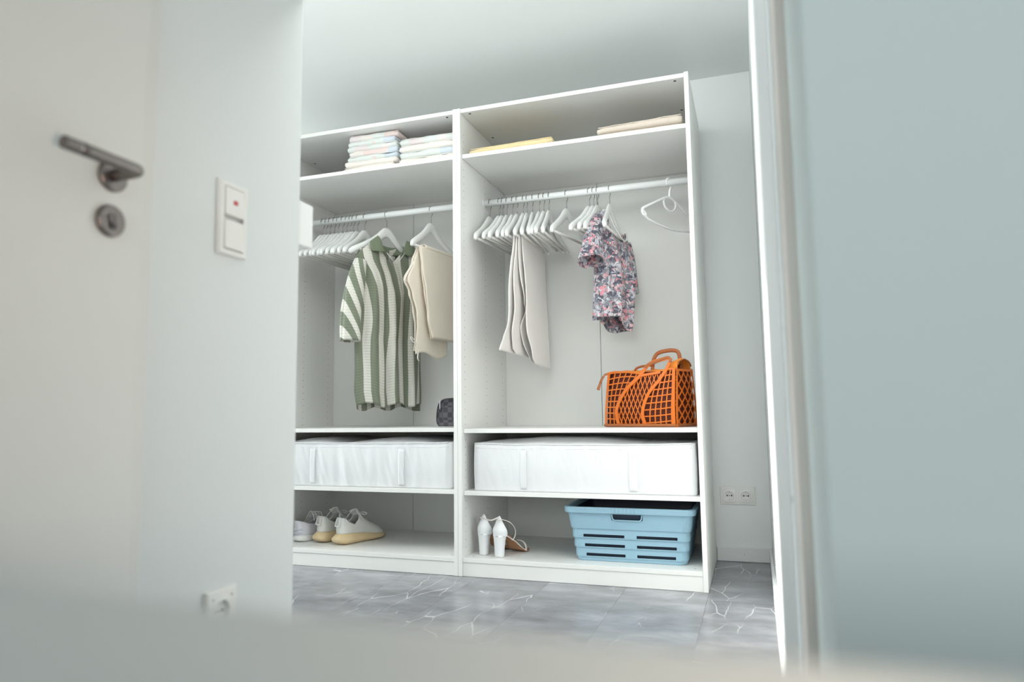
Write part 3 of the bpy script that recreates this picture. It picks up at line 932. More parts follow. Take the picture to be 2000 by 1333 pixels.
hang_sheet(bt, PANT, 'waist_panel', near_l2, 0.13, ZBAR + .002, yb + 0.016, 0.030, M_BEIGE, amp=0.006, seed=4.4, th=0.004)
bar_fold(bt, 'bar_fold', pp(*near_l[0])[0], 0.19, ZBAR + 0.003, yb, 0.0125, M_BEIGE)
e1 = [pp(u, v) for u, v in ((816, 484), (806, 510), (789, 545), (799, 552), (805, 566))]
g = Geo(); g.sweep(smoothpath([(s - .002, yb + .010 + .018 * i / 4, z) for i, (s, z) in enumerate(e1)], 4), 0.0028, n=6); g.mk('waist_seam', M_CREAM, bt, smooth=True)
g = Geo(); tie = [pp(u, v) for u, v in ((812, 672), (807, 664), (801, 659), (801, 663), (806, 669), (812, 674), (815, 686), (814, 700), (817, 706))]
g.sweep(smoothpath([(s - .004, yb + .02, z) for s, z in tie], 5), 0.0024, n=6); tag(g.mk('drawstring', M_CREAM, bt, smooth=True), 'cream drawstring tie')

gt = garment('greige_trousers', 'pale greige linen trousers folded over a hanger in the right wardrobe', 'trousers', GREY)
gp = lambda u, v: S_(GREY, u, v)
specs = [('trouser_leg', ((1019, 470), (1024, 540), (1029, 600), (1030, 650), (1038, 700), (1044, 712)), 0.19, -0.012, -0.020, 0.004, 0.5),
         ('trouser_leg', ((1013, 468), (1016, 540), (1021, 590), (1026, 608), (1021, 640), (1024, 670), (1030, 706)), 0.18, -0.005, 0.008, 0.010, 1.7),
         ('trouser_leg', ((1008, 468), (1004, 540), (1003, 600), (1001, 640), (1005, 680), (1010, 692)), 0.16, 0.005, 0.018, 0.006, 3.0),
         ('trouser_leg', ((1003, 468), (997, 520), (993, 590), (990, 630), (984, 660), (979, 684)), 0.17, 0.012, 0.034, 0.005, 4.1)]
for nm, ed, far, y0, spd, am, sd in specs:
    hang_sheet(gt, GREY, nm, ed, far, ZBAR + .003, yb + y0, spd, M_LINEN, amp=am, seed=sd, th=0.0035, hem=lambda a: -0.012 * a)
bar_fold(gt, 'bar_fold', gp(1005, 468)[0], 0.19, ZBAR + 0.003, yb, 0.0135, M_LINEN)

# ---- floral tee, slipping off its hanger
ft = garment('floral_tee', 'grey, navy and pink floral short sleeved tee hanging crooked in the right wardrobe', 'tee', TEE)
tp_ = lambda u, v: S_(TEE, u, v)
le = [tp_(u, v) for u, v in ((1168, 621), (1168, 580), (1168, 540), (1167, 500), (1166, 460), (1166, 430), (1170, 413))]
re_ = [tp_(u, v) for u, v in ((1222, 650), (1226, 615), (1229, 580), (1231, 540), (1230, 510), (1227, 485), (1222, 458))]
LE2 = sorted((z, s) for s, z in le); RE2 = sorted((z, s) for s, z in re_)
tf = [tp_(u, v) for u, v in ((1168, 415), (1174, 411), (1181, 412), (1184, 425), (1187, 441), (1193, 455), (1201, 468), (1208, 474), (1213, 471), (1217, 463), (1220, 457), (1224, 466))]
tb2 = [tp_(u, v) for u, v in ((1168, 415), (1174, 411), (1181, 411), (1184, 423), (1187, 437), (1192, 447), (1199, 457), (1206, 463), (1211, 464), (1217, 461), (1220, 457), (1224, 466))]
hm = [tp_(u, v) for u, v in ((1168, 619), (1180, 620), (1193, 621), (1199, 628), (1204, 642), (1212, 650), (1222, 648))]
mm = lambda L_: [((s - L_[0][0]) / (L_[-1][0] - L_[0][0]), z) for s, z in L_]
TF2, TB3, HM = mm(tf), mm(tb2), mm(hm)


def tee_sheet(front):
    sg = -1 if front else 1
    top = TF2 if front else TB3
    def fn(a, b):
        zt = interp(a, top); hem = interp(a, HM) - (0.0 if front else 0.012 * (1 - a))
        z = lerp(hem, zt, b)
        s = lerp(interp(z, LE2), interp(z, RE2), a)
        env = max(0.0, 1 - abs(2 * a - 1) ** 3) ** 0.6
        low = min(1, max(0, (zt - z) / 0.2))
        rip = low * (0.016 * sin(a * 2 * pi * 1.9 + 2.2 + z * 2.0) + 0.006 * sin(a * 2 * pi * 4.3 + z * 9))
        return (s, sg * (0.012 + 0.034 * low) * env + rip * (0.4 + .6 * env), z)
    g = Geo(); g.grid(fn, 60, 56)
    return g.mk('tee_front' if front else 'tee_back', M_FLORAL, ft, smooth=True, solid=0.002)


tee_sheet(True); tee_sheet(False)


def tee_sleeve(cl, rad, ydep, y0, rot=0):
    n = 20; C = smoothpath([(s, 0, z) for s, z in cl], 7); v = []; f = []
    for i, c in enumerate(C):
        t = (C[min(i + 1, len(C) - 1)] - C[max(i - 1, 0)]).normalized(); nn = Vector((t.z, 0, -t.x)); u = i / (len(C) - 1)
        R_ = interp(u, [(k / (len(rad) - 1), q) for k, q in enumerate(rad)])
        for k in range(n):
            q = 2 * pi * k / n
            v.append(c + nn * R_ * cos(q) * (1 + .12 * u * sin(4 * q)) + Vector((0, 1, 0)) * (ydep * (.4 + .6 * u) * sin(q) + y0 * u) + t * 0.016 * u * sin(q + rot))
    for i in range(len(C) - 1):
        for k in range(n): f.append((i * n + k, i * n + (k + 1) % n, (i + 1) * n + (k + 1) % n, (i + 1) * n + k))
    return mk('sleeve', v, f, M_FLORAL, ft, smooth=True, solid=0.002)


tee_sleeve([tp_(1170, 424), tp_(1162, 445), tp_(1156, 472), tp_(1152, 496), tp_(1149, 512)], [0.022, 0.040, 0.050, 0.056, 0.058], 0.052, -0.012, 0.5)
tee_sleeve([tp_(1224, 475), tp_(1230, 505), tp_(1234, 540), tp_(1237, 572)], [0.018, 0.028, 0.034, 0.036], 0.045, 0.02, 2.0)
g = Geo()
nk = tf[2:11]; bk = tb2[2:11]
loop = [(s, -0.012 - 0.022 * sin(pi * i / 8), z) for i, (s, z) in enumerate(nk)] + [(s, 0.012 + 0.006 * sin(pi * i / 8), z) for i, (s, z) in reversed(list(enumerate(bk)))]
g.sweep(smoothpath(loop + [loop[0]], 4), 0.0032, n=8); tag(g.mk('neck_binding', M_CAREW, ft, smooth=True), 'white neck binding')

# ================================================================== FOLDED TEXTILES
def towel(label, cat, group, x0, x1, y0, depth, zb, th, m, layers=2, seed=0.0, rz=0.0, nm='folded_towel', sag=0.0, tilt=0.0, edge=True):
    """a cloth folded in `layers`: serpentine section swept along x, the rounded fold towards the room"""
    w_ = x1 - x0
    r = thing(nm, label, cat, (x0 + w_ / 2, y0 + depth / 2, zb), rz, group)
    t = th / layers; h = t * 0.90
    # closed section outline in (y, z): outer silhouette with notches between the layers
    cl = []
    for k in range(layers):
        z = t * (k + .5)
        ys = [-depth / 2 + t * .55, depth / 2 - t * .55]
        if k % 2: ys = ys[::-1]
        seg = [(lerp(ys[0], ys[1], i / 6), z) for i in range(7)]
        cl += seg
        if k < layers - 1:
            ye = seg[-1][0]; sg = 1 if ye > 0 else -1
            for i in range(1, 6):
                q = -pi / 2 + pi * i / 6
                cl.append((ye + sg * t * .55 * cos(q), z + t / 2 + t / 2 * sin(q)))
    # make the fold face the room: mirror y so that the last turn is at -y
    if layers % 2 == 0: cl = [(-y, z) for y, z in cl] if cl[7][0] > 0 else cl
    n = len(cl); nx = 16; g = Geo(); rings = []
    for i in range(nx + 1):
        a = i / nx; x = lerp(-w_ / 2, w_ / 2, a); ring = []
        L_, R_ = [], []
        for j, (y, z) in enumerate(cl):
            p = cl[max(j - 1, 0)]; q = cl[min(j + 1, n - 1)]
            tx, tz = q[0] - p[0], q[1] - p[1]; l = sqrt(tx * tx + tz * tz) or 1; nx_, nz_ = -tz / l, tx / l
            for lst, s_ in ((L_, 1), (R_, -1)):
                yy, zz = y + nx_ * s_ * h / 2, z + nz_ * s_ * h / 2
                fr_ = max(0, min(1, zz / th))
                e = 1 - 0.10 * max(0, abs(2 * a - 1) - .82) / .18
                dz = (0.0040 * nz(x * 9 + seed, yy * 9, zz * 60) + 0.0030 * nz(x * 30, yy * 22, seed)) * (0.35 + .65 * fr_) - sag * fr_ * (1 - abs(2 * a - 1)) + tilt * (a - .5) * fr_
                dy = 0.005 * nz(x * 8, zz * 70 + seed * 3, 1.0)
                dx = 0.004 * nz(zz * 90 + seed, yy * 8, 5.0) * (1 if abs(2 * a - 1) > .9 else 0)
                lst.append(Vector((x + dx, yy + dy, max(0.0004, zz * e + dz))))
        rings.append(L_ + R_[::-1])
    g.loft(rings, cap=True)
    o = g.mk('folded_cloth', m, r, smooth=True)
    if edge:
        e_ = Geo(); e_.sweep([(lerp(-w_ / 2, w_ / 2, i / 10) * .985, -depth / 2 + 0.004 + .003 * nz(i * .4, seed), th * .97 + 0.001 + tilt * (i / 10 - .5) + 0.003 * nz(i * .7, seed)) for i in range(11)], 0.0022, n=6)
        e_.mk('hem_edge', m, r, smooth=True)
    return r


zl = SH['l1'] + .0006
lab1 = ['lowest, cream', 'second from the bottom, cream', 'third from the bottom, pink and cream', 'fourth from the bottom, blue and pink patched', 'fifth from the bottom, pink and mint patched', 'sixth from the bottom, pale pink and white', 'topmost, pale blue and pink patched']
mats1 = [M_CREAM, M_CREAM, M_PATCH[3], M_PATCH[1], M_PATCH[2], M_PATCH[3], M_PATCH[0]]
x_ = [(-.600, -.335), (-.594, -.325), (-.578, -.318), (-.572, -.325), (-.580, -.322), (-.576, -.330), (-.572, -.318)]
for i in range(7):
    towel(lab1[i] + ' folded towel in the taller towel stack', 'towel', 'towels in the taller stack', x_[i][0], x_[i][1], 0.055, 0.26, zl + i * 0.0248, 0.0243, M_PATCH[0] if i == 6 else mats1[i], seed=i * 2.3, rz=radians((-1.5, 1, -0.5, 1.5, 0, -1, 0.8)[i]))
lab2 = ['lowest, off white', 'second from the bottom, pale pink', 'third from the bottom, cream', 'topmost, mint and pink patched']
mats2 = [M_CREAM, M_PATCH[3], M_CREAM, M_PATCH[2]]
for i in range(4):
    towel(lab2[i] + ' folded towel in the shorter towel stack', 'towel', 'towels in the shorter stack', -.308 + .004 * (i % 2), -.028 - .004 * (i % 2), 0.060, 0.25, zl + i * 0.0312, 0.0305, mats2[i], layers=2, seed=9 + i * 1.7)
zr = SH['r1'] + .0006
towel('yellow waffle cloth folded flat at the left of the upper right shelf', 'cloth', None, .045, .425, 0.045, 0.28, zr, 0.030, M_YELLOW, layers=2, seed=21.0, nm='folded_cloth_piece', tilt=0.006)
towel('beige knitted piece folded at the right of the upper right shelf', 'cloth', None, .620, .965, 0.045, 0.26, zr, 0.047, M_TOWELB, layers=3, seed=31.0, nm='folded_knit', tilt=0.010)


# ================================================================== FABRIC STORAGE BOXES
def storage_box(label, x0, x1, zb, zt, straps, bumps, seed, front=0.036):
    w_ = x1 - x0; d = 0.50; h = zt - zb
    r = thing('fabric_storage_box', label, 'storage box', (x0 + w_ / 2, front + d / 2, zb + .0006), 0)
    r0 = 0.022; per = []
    # rounded footprint, finely divided along the front
    def corner(cx_, cy_, a0):
        return [(cx_ + r0 * cos(a0 + pi / 2 * k / 5), cy_ + r0 * sin(a0 + pi / 2 * k / 5)) for k in range(6)]
    X, Y = w_ / 2, d / 2
    per += corner(-X + r0, -Y + r0, pi)
    nf = 110
    per += [(lerp(-X + r0, X - r0, k / nf), -Y) for k in range(1, nf)]
    per += corner(X - r0, -Y + r0, 1.5 * pi)
    per += [(X, lerp(-Y + r0, Y - r0, k / 10)) for k in range(1, 10)]
    per += corner(X - r0, Y - r0, 0)
    per += [(lerp(X - r0, -X + r0, k / 10), Y) for k in range(1, 10)]
    per += corner(-X + r0, Y - r0, pi / 2)
    per += [(-X, lerp(Y - r0, -Y + r0, k / 10)) for k in range(1, 10)]
    def fold(x, z):
        c = (nz(x * 26 + seed, z * 3.5 + seed, 2) * 0.0040 + nz((x + .35 * (z - h / 2)) * 60, z * 6, seed) * 0.0030)
        e = min(1, (X - abs(x)) / 0.16)
        return c * max(0.1, e)
    def front_y(x, z):
        b = z / h
        return -Y - 0.006 * sin(pi * b) + fold(x, z)
    def topz(x): return h + 0.006 * (abs(x) / X) ** 4 + 0.0028 * nz(x * 9, seed)
    rings = []
    nzv = 26
    for j in range(nzv + 1):
        b = j / nzv; ring = []
        for (x, y) in per:
            z = b * topz(x)
            if y <= -Y + 1e-6: ring.append((x, front_y(x, z), z))
            else: ring.append((x * (1 + 0.006 * sin(pi * b)), y, z))
        rings.append(ring)
    g = Geo().loft(rings, cap=True); g.mk('box_body', M_BOXF, r, smooth=True)
    # zipped lid, bulging over what is inside
    def lid(a, b):
        x = lerp(-X + .008, X - .008, a); y = lerp(-Y + .006, Y - .008, b)
        z = topz(x) + 0.0008
        e = (1 - abs(2 * b - 1) ** 6)
        for (c, wd, hh) in bumps:
            q = (x - c) / wd
            if abs(q) < 1: z += hh * (cos(q * pi / 2) ** 0.8) * (1 - max(0, 1 - b / .22) ** 2) * min(1, (1 - b) / .1)
        z += 0.0012 * nz(x * 18, y * 14, seed) * e
        return (x, y, z)
    g = Geo(); g.grid(lid, 60, 30); g.mk('lid', M_BOXF, r, smooth=True)
    path = [(lerp(-X + .012, X - .012, k / 50), front_y(lerp(-X + .012, X - .012, k / 50), h) - .001, topz(lerp(-X + .012, X - .012, k / 50))) for k in range(51)]
    g = Geo(); g.sweep(path, 0.0026, n=6); g.mk('lid_piping', M_BOXF, r, smooth=True)
    g = Geo(); g.sweep([(x, y - .0005, z - .018) for x, y, z in path], 0.0012, n=5); g.mk('zip_line', M_BOXF, r, smooth=True)
    for sx, ww in straps:
        x = sx - (x0 + w_ / 2)
        def strap(a, b):
            xx = x + lerp(-ww / 2, ww / 2, a); z = lerp(0.010, h - 0.024, b)
            return (xx, front_y(xx, z) - 0.0022, z)
        g = Geo(); g.grid(strap, 6, 14); g.mk('strap_handle', M_BOXF, r, smooth=True, solid=0.0016)
    return r


storage_box('white fabric storage box with a bulging lid in the right wardrobe', 0.055, 0.968, SH['r3'], 0.5385,
            [(onY(1237, 915, .036).x, 0.033), (onY(1023, 905, .036).x, 0.026)], [(0.42 - .51, 0.36, 0.0265)], 3.0)
storage_box('white fabric storage box with a slumped lid in the left wardrobe', -0.955, -0.045, SH['l3'], 0.5425,
            [(onY(785, 905, .036).x, 0.030), (onY(612, 900, .036).x, 0.028)], [(-.25, 0.15, 0.0215), (0.16, 0.22, 0.0225)], 8.0)


# ================================================================== BLUE BASKET
def rrect(z, x0, x1, y0, y1, r, xs, ns=5):
    """rounded rectangle ring; xs: break points along the front given as fractions"""
    p = []
    def arc(cx_, cy_, a0): return [(cx_ + r * cos(a0 + pi / 2 * k / ns), cy_ + r * sin(a0 + pi / 2 * k / ns), z) for k in range(ns + 1)]
    p += arc(x0 + r, y0 + r, pi)
    p += [(lerp(x0 + r, x1 - r, t), y0, z) for t in xs]
    p += arc(x1 - r, y0 + r, 1.5 * pi)
    p += [(x1, lerp(y0 + r, y1 - r, k / 8), z) for k in range(1, 8)]
    p += arc(x1 - r, y1 - r, 0)
    p += [(lerp(x1 - r, x0 + r, k / 8), y1, z) for k in range(1, 8)]
    p += arc(x0 + r, y1 - r, pi / 2)
    p += [(x0, lerp(y1 - r, y0 + r, k / 8), z) for k in range(1, 8)]
    return p


bk = thing('laundry_basket', 'pale blue plastic slotted basket on the bottom of the right wardrobe', 'basket', (0.70, 0.27, ZB + .0006), 0)
BX0, BX1, BY0, BY1 = -0.218, 0.215, -0.178, 0.175      # bottom footprint about the root
HB_ = 0.216
def inset(z):   # outward growth of the wall with height
    return 0.034 * (z / HB_)
step = [(0.0, -.004), (0.003, 0.0), (0.0165, 0.0012), (0.0168, 0.0050), (0.054, 0.0056), (0.0543, 0.0100), (0.092, 0.0104), (0.0923, 0.0150), (0.130, 0.0155), (0.1303, 0.0205), (0.196, 0.0300)]
prof = lambda z: interp(z, step)
# slot edges along the front as fractions
fx = lambda u, v: (onY(u, v, 0.092 - .01).x - 0.70 - (BX0 - .01 + .03)) / ((BX1 + .01 - .03) - (BX0 - .01 + .03))
c0, c1 = 0.045, 0.455
d0, d1 = 0.575, 0.965
h0, h1 = 0.345, 0.635
xsb = sorted([c0, c0 + .012, c1 - .012, c1, d0, d0 + .012, d1 - .012, d1, h0, h0 + .02, h1 - .02, h1, 0.5, .25, .76])
zl_ = [0.0, 0.003, 0.0165, 0.0168, 0.0195, 0.0310, 0.054, 0.0543, 0.0570, 0.0685, 0.092, 0.0923, 0.0950, 0.1065, 0.130, 0.1303, 0.150, 0.1665, 0.1905, 0.196]
rings = [rrect(z, BX0 - prof(z), BX1 + prof(z), BY0 - prof(z), BY1 + prof(z), 0.030, xsb) for z in zl_]
g = Geo(); n = len(rings[0]); off = 6
v = [p for r_ in rings for p in r_]; f = []
def xfrac(j): return xsb[j - off]
for i in range(len(rings) - 1):
    za, zb_ = zl_[i], zl_[i + 1]
    for j in range(n):
        k = (j + 1) % n
        if off <= j < off + len(xsb) - 1:
            xa, xb = xfrac(j), xfrac(k)
            slot = (za, zb_) in ((0.0195, 0.0310), (0.0570, 0.0685), (0.0950, 0.1065)) and ((xa >= c0 - 1e-6 and xb <= c1 + 1e-6) or (xa >= d0 - 1e-6 and xb <= d1 + 1e-6))
            hand = za >= 0.1665 - 1e-6 and zb_ <= 0.1905 + 1e-6 and xa >= h0 - 1e-6 and xb <= h1 + 1e-6
            if slot or hand: continue
        f.append((i * n + j, i * n + k, (i + 1) * n + k, (i + 1) * n + j))
f.append(tuple(range(n))[::-1])
mk('basket_shell', v, f, M_BLUE, bk, solid=0.0022, soff=1, bevel=0)
# dark inner shell
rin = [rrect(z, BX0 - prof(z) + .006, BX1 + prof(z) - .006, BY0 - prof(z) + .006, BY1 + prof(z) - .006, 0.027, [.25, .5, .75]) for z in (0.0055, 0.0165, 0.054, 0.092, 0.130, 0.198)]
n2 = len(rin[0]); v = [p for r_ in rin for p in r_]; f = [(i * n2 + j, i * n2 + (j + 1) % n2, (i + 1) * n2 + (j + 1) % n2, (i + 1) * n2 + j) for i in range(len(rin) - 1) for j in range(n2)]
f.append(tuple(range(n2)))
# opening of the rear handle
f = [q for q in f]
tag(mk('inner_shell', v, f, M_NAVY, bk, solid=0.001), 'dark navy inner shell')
o1 = prof(0.196) + .0005
ring_r = lambda z, o_: rrect(z, BX0 - o_, BX1 + o_, BY0 - o_, BY1 + o_, 0.034, [i / 12 for i in range(1, 12)])
g = Geo()
rr_ = [ring_r(0.1905, o1), ring_r(0.1905, o1 + .010), ring_r(0.194, o1 + .0125), ring_r(0.212, o1 + .0135), ring_r(0.2155, o1 + .0115), ring_r(0.2155, o1 - .002), ring_r(0.1965, o1 - .004), ring_r(0.1905, o1)]
g.loft(rr_, cap=False); rim = g.mk('basket_rim', M_BLUE, bk, smooth=False, bevel=0.001)
for k in range(8):
    x = lerp(BX0, BX1, lerp(h0 + .005, h1 - .005, (k + .5) / 8))
    Geo().box(x - .004, x + .004, BY0 - o1 - .0150, BY0 - o1 - .0120, 0.1955, 0.2145).mk('grip_rib', M_BLUE, rim, bevel=0.0012)
g = Geo()
xa, xb = lerp(BX0 + .02, BX1 - .02, h0), lerp(BX0 + .02, BX1 - .02, h1)
yh = BY0 - prof(0.178) - .0035
g.sweep([(xa - .002, yh - .003, .190), (xa + .0, yh - .001, .172), (xa + .008, yh, .1655), (xb - .008, yh, .1655), (xb, yh - .001, .172), (xb + .002, yh - .003, .190)], 0.0026, n=6)
g.mk('handle_lip', M_BLUE, bk, smooth=True)


# ================================================================== ORANGE BAG
BL, BW, BH = 0.335, 0.180, 0.236
bag = thing('woven_tote_bag', 'orange cut-out leather tote bag on the middle shelf of the right wardrobe', 'bag', (0.893, 0.115, SH['r2'] + .0006), radians(-22))
# local: x from -BL (left end) to 0 (near right corner), y from 0 (front) to BW


def FP(a, h, o=0.0):
    """front face: a 0..1 left to right, h height fraction"""
    x = -BL + a * BL
    lean = 0.012 * (1 - a) * (h if h < 1 else 1)
    bulge = 0.016 * sin(pi * min(max(a, 0), 1)) * sin(pi * min(max(h, 0), 1.0) * .8 + .2)
    inw = 0.030 * max(0, h - .25) ** 1.2                     # the bag narrows upwards
    return Vector((x + lean - .004 * h, -bulge + inw - o, h * BH + 0.001))


def EP(b, h, o=0.0):
    """right end face: b 0..1 front to back"""
    bulge = 0.010 * sin(pi * b) * sin(pi * min(max(h, 0), 1) * .85 + .1)
    y0_ = 0.030 * max(0, h - .25) ** 1.2; y1_ = BW - 0.030 * max(0, h - .25) ** 1.2
    return Vector((-.004 * h + bulge + o, lerp(y0_, y1_, b), h * BH + 0.001))


def ribbons(lines, F, wid, o, asp):
    """flat leather strips following lines on a face; asp: height / width of the face in metres"""
    g = Geo()
    for pts in lines:
        if len(pts) < 2: continue
        vs = []
        for i, (a, h) in enumerate(pts):
            p, q = pts[max(i - 1, 0)], pts[min(i + 1, len(pts) - 1)]
            tx, th = (q[0] - p[0]), (q[1] - p[1]) * asp; l = sqrt(tx * tx + th * th) or 1
            nx_, nh = -th / l, tx / l
            ww = wid / 2
            vs.append((F(a + nx_ * ww, h + nh * ww / asp, o), F(a - nx_ * ww, h - nh * ww / asp, o)))
        v = []; f = []
        for i, (l_, r_) in enumerate(vs): v += [l_, r_]
        for i in range(len(vs) - 1): f.append((2 * i, 2 * i + 1, 2 * i + 3, 2 * i + 2))
        g.add(v, f)
    return g


def clip(line, inside):
    out = []; cur = []
    for p in line:
        if inside(*p): cur.append(p)
        else:
            if len(cur) > 1: out.append(cur)
            cur = []
    if len(cur) > 1: out.append(cur)
    return out


LS = [(0.0, .216), (.31, .19), (.645, .324), (.877, .508), (1.05, .605), (1.12, .70), (1.18, .905)]    # left strap: h -> a
RS = [(0.0, .605), (.24, .573), (.56, .65), (.80, .79), (1.04, .900), (1.17, .935)]
_dn = lambda L_: [(q.x, q.y) for q in smoothpath([(h, a, 0) for h, a in L_], 8)]
LS, RS = _dn(LS), _dn(RS)
sm_ = sm
sm = lambda x, tab: interp(x, tab) if tab is LS or tab is RS else sm_(x, tab)
top_h = lambda a: interp(a, [(0, .965), (.1, .985), (.3, .97), (.5, .93), (.9, .99), (1, .99)])
asp = BH / BL
N_ = 60
left_in = lambda a, h: 0 <= a <= sm(h, LS) and 0.0 <= h <= top_h(a)
mid_in = lambda a, h: sm(h, LS) <= a <= sm(h, RS) and 0.0 <= h <= .90
right_in = lambda a, h: sm(h, RS) <= a <= .985 and 0.0 <= h <= .985
lines = []
for k in range(8):
    a0 = 0.018 + k * .062
    lines += clip([(a0 + (.16 - .0 * k) * max(0, i / N_ - .35) ** 1.5 * (k * .35 + .2), i / N_) for i in range(N_ + 1)], left_in)
for k in range(10):
    h0_ = .045 + k * .100
    lines += clip([(i / N_ * .6, h0_ + .10 * sin(i / N_ * .6 * 4.2) * (h0_ - .1) - .10 * (i / N_ * .6)) for i in range(N_ + 1)], left_in)
ribbons(lines, FP, .0145, .0006, asp).mk('lattice_panel', M_ORANGE, bag, solid=0.0022)
lines = []
for k in range(-4, 14):
    lines += clip([(.10 + k * .062 + .34 * i / N_ - .05 * (i / N_) ** 2, i / N_) for i in range(N_ + 1)], mid_in)
    lines += clip([(.28 + k * .062 - .30 * i / N_, i / N_) for i in range(N_ + 1)], mid_in)
ribbons(lines, FP, .0115, .0006, asp).mk('lattice_panel', M_ORANGE, bag, solid=0.0022)
lines = []
for k in range(6):
    lines += clip([(.70 + k * .064 - .03 * (1 - i / N_) * (5 - k) * .3 + .05 * (i / N_) ** 2 * (5 - k) * .4, i / N_) for i in range(N_ + 1)], right_in)
for k in range(9):
    lines += clip([(.5 + .5 * i / N_, .05 + k * .112 + .05 * (i / N_ - .5) ** 2 + .05 * i / N_) for i in range(N_ + 1)], right_in)
ribbons(lines, FP, .0150, .0006, asp).mk('lattice_panel', M_ORANGE, bag, solid=0.0022)
lines = []
for k in range(-7, 8):
    inside = lambda b, h: 0 <= b <= 1 and 0.0 <= h <= .97
    lines += clip([(k * .26 + 1.25 * i / N_, i / N_) for i in range(N_ + 1)], inside)
    lines += clip([(k * .26 + 1.0 - 1.25 * i / N_, i / N_) for i in range(N_ + 1)], inside)
ribbons(lines, EP, .034, .0006, BH / BW).mk('end_lattice', M_ORANGE, bag, solid=0.0022)
# frame strips
strapL = [(a, h) for h, a in [(lerp(0, 1.18, i / 40), sm(lerp(0, 1.18, i / 40), LS)) for i in range(41)]]
strapR = [(sm(lerp(0, 1.17, i / 40), RS), lerp(0, 1.17, i / 40)) for i in range(41)]
ribbons([strapL], FP, .046, .0032, asp).mk('front_strap', M_ORANGE, bag, solid=0.003)
ribbons([strapR], FP, .040, .0032, asp).mk('front_strap', M_ORANGE, bag, solid=0.003)
ribbons([[(lerp(.50, .80, i / 10), lerp(.885, .935, i / 10)) for i in range(11)]], FP, .030, .0036, asp).mk('handle_base_strip', M_ORANGE, bag, solid=0.003)
gt_ = Geo(); 
gt_.sweep(smoothpath([FP(.585, 1.02, .004), FP(.62, 1.075, .004), FP(.72, 1.115, .004), FP(.86, 1.175, .004), FP(.915, 1.175, .004), FP(.935, 1.10, .004)], 5), 0.0065, 0.0042, n=8, up=(0, 0, 1))
tag(gt_.mk('front_handle', M_BROWN, bag, smooth=True), 'chestnut front handle')
ribbons([[(.012, i / 20 * .97) for i in range(21)]], FP, .024, .0014, asp).mk('corner_strip', M_ORANGE, bag, solid=0.0025)
ribbons([[(i / 30, .022) for i in range(31)]], FP, .028, .0016, asp).mk('bottom_band', M_ORANGE, bag, solid=0.0025)
ribbons([[(.975, i / 20) for i in range(21)], ], FP, .040, .0020, asp).mk('corner_strip', M_ORANGE, bag, solid=0.0025)
ribbons([[(.035, i / 20) for i in range(21)], [(.965, i / 20) for i in range(21)]], EP, .060, .0020, BH / BW).mk('corner_strip', M_ORANGE, bag, solid=0.0025)
ribbons([[(i / 30, top_h(i / 30)) for i in range(17)]], FP, .022, .0022, asp).mk('top_band', M_ORANGE, bag, solid=0.0025)
ribbons([[(.88 + i / 60, .985) for i in range(7)]], FP, .022, .0024, asp).mk('top_band', M_ORANGE, bag, solid=0.0025)
ribbons([[(i / 20, .965) for i in range(21)]], EP, .05, .0024, BH / BW).mk('top_band', M_ORANGE, bag, solid=0.0025)
# inner lining body: front, end, back, far end
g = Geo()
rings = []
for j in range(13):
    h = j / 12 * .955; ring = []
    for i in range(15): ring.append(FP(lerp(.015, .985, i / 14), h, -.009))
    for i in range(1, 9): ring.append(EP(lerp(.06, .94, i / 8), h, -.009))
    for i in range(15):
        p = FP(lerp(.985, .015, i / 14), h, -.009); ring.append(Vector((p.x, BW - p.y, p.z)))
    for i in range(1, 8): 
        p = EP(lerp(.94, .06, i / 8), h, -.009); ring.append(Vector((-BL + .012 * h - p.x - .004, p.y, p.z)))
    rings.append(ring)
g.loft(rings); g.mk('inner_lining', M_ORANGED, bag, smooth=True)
# base sole
g = Geo()
bs = lambda z, o_: [(-BL - o_, -.008 - o_, z), (-BL * .5, -.019 - o_, z), (o_, -.006 - o_, z), (.006 + o_, BW * .5, z), (o_, BW + o_, z), (-BL * .5, BW + .012 + o_, z), (-BL - o_, BW + o_, z), (-BL - .006 - o_, BW * .5, z)]
g.loft([bs(0.0, -.004), bs(.004, .0015), bs(.010, .0015), bs(.013, -.003)]); g.mk('base', M_BROWN, bag, bevel=0.002)
# drawstring pouch fabric rising out of the top
def pouch(a, b):
    x = lerp(-BL * .99, -.004, a); q = b * pi
    yv_ = BW / 2 - cos(q) * (BW / 2 - .030); 
    ridge = interp(a, [(0, .010), (.15, .016), (.45, .012), (.80, .014), (.88, .040), (.95, .054), (1, .050)])
    z = BH * .945 + ridge * sin(q) ** .6 + 0.006 * nz(x * 45, yv_ * 40, 2.0) * sin(q)
    return (x + .006 * nz(x * 30, yv_ * 30, 7), yv_ + .004 * nz(x * 50, z * 40, 1), z)
g = Geo(); g.grid(pouch, 46, 18); g.mk('drawstring_pouch', M_ORANGEF, bag, smooth=True, solid=0.002)
g = Geo(); ps = [pouch(1.0, lerp(.1, .9, i / 10)) for i in range(11)]
g.sweep([(p[0] + .003, p[1], p[2]) for p in ps], 0.0028, n=6); g.mk('pouch_cord', M_BROWN, bag, smooth=True)
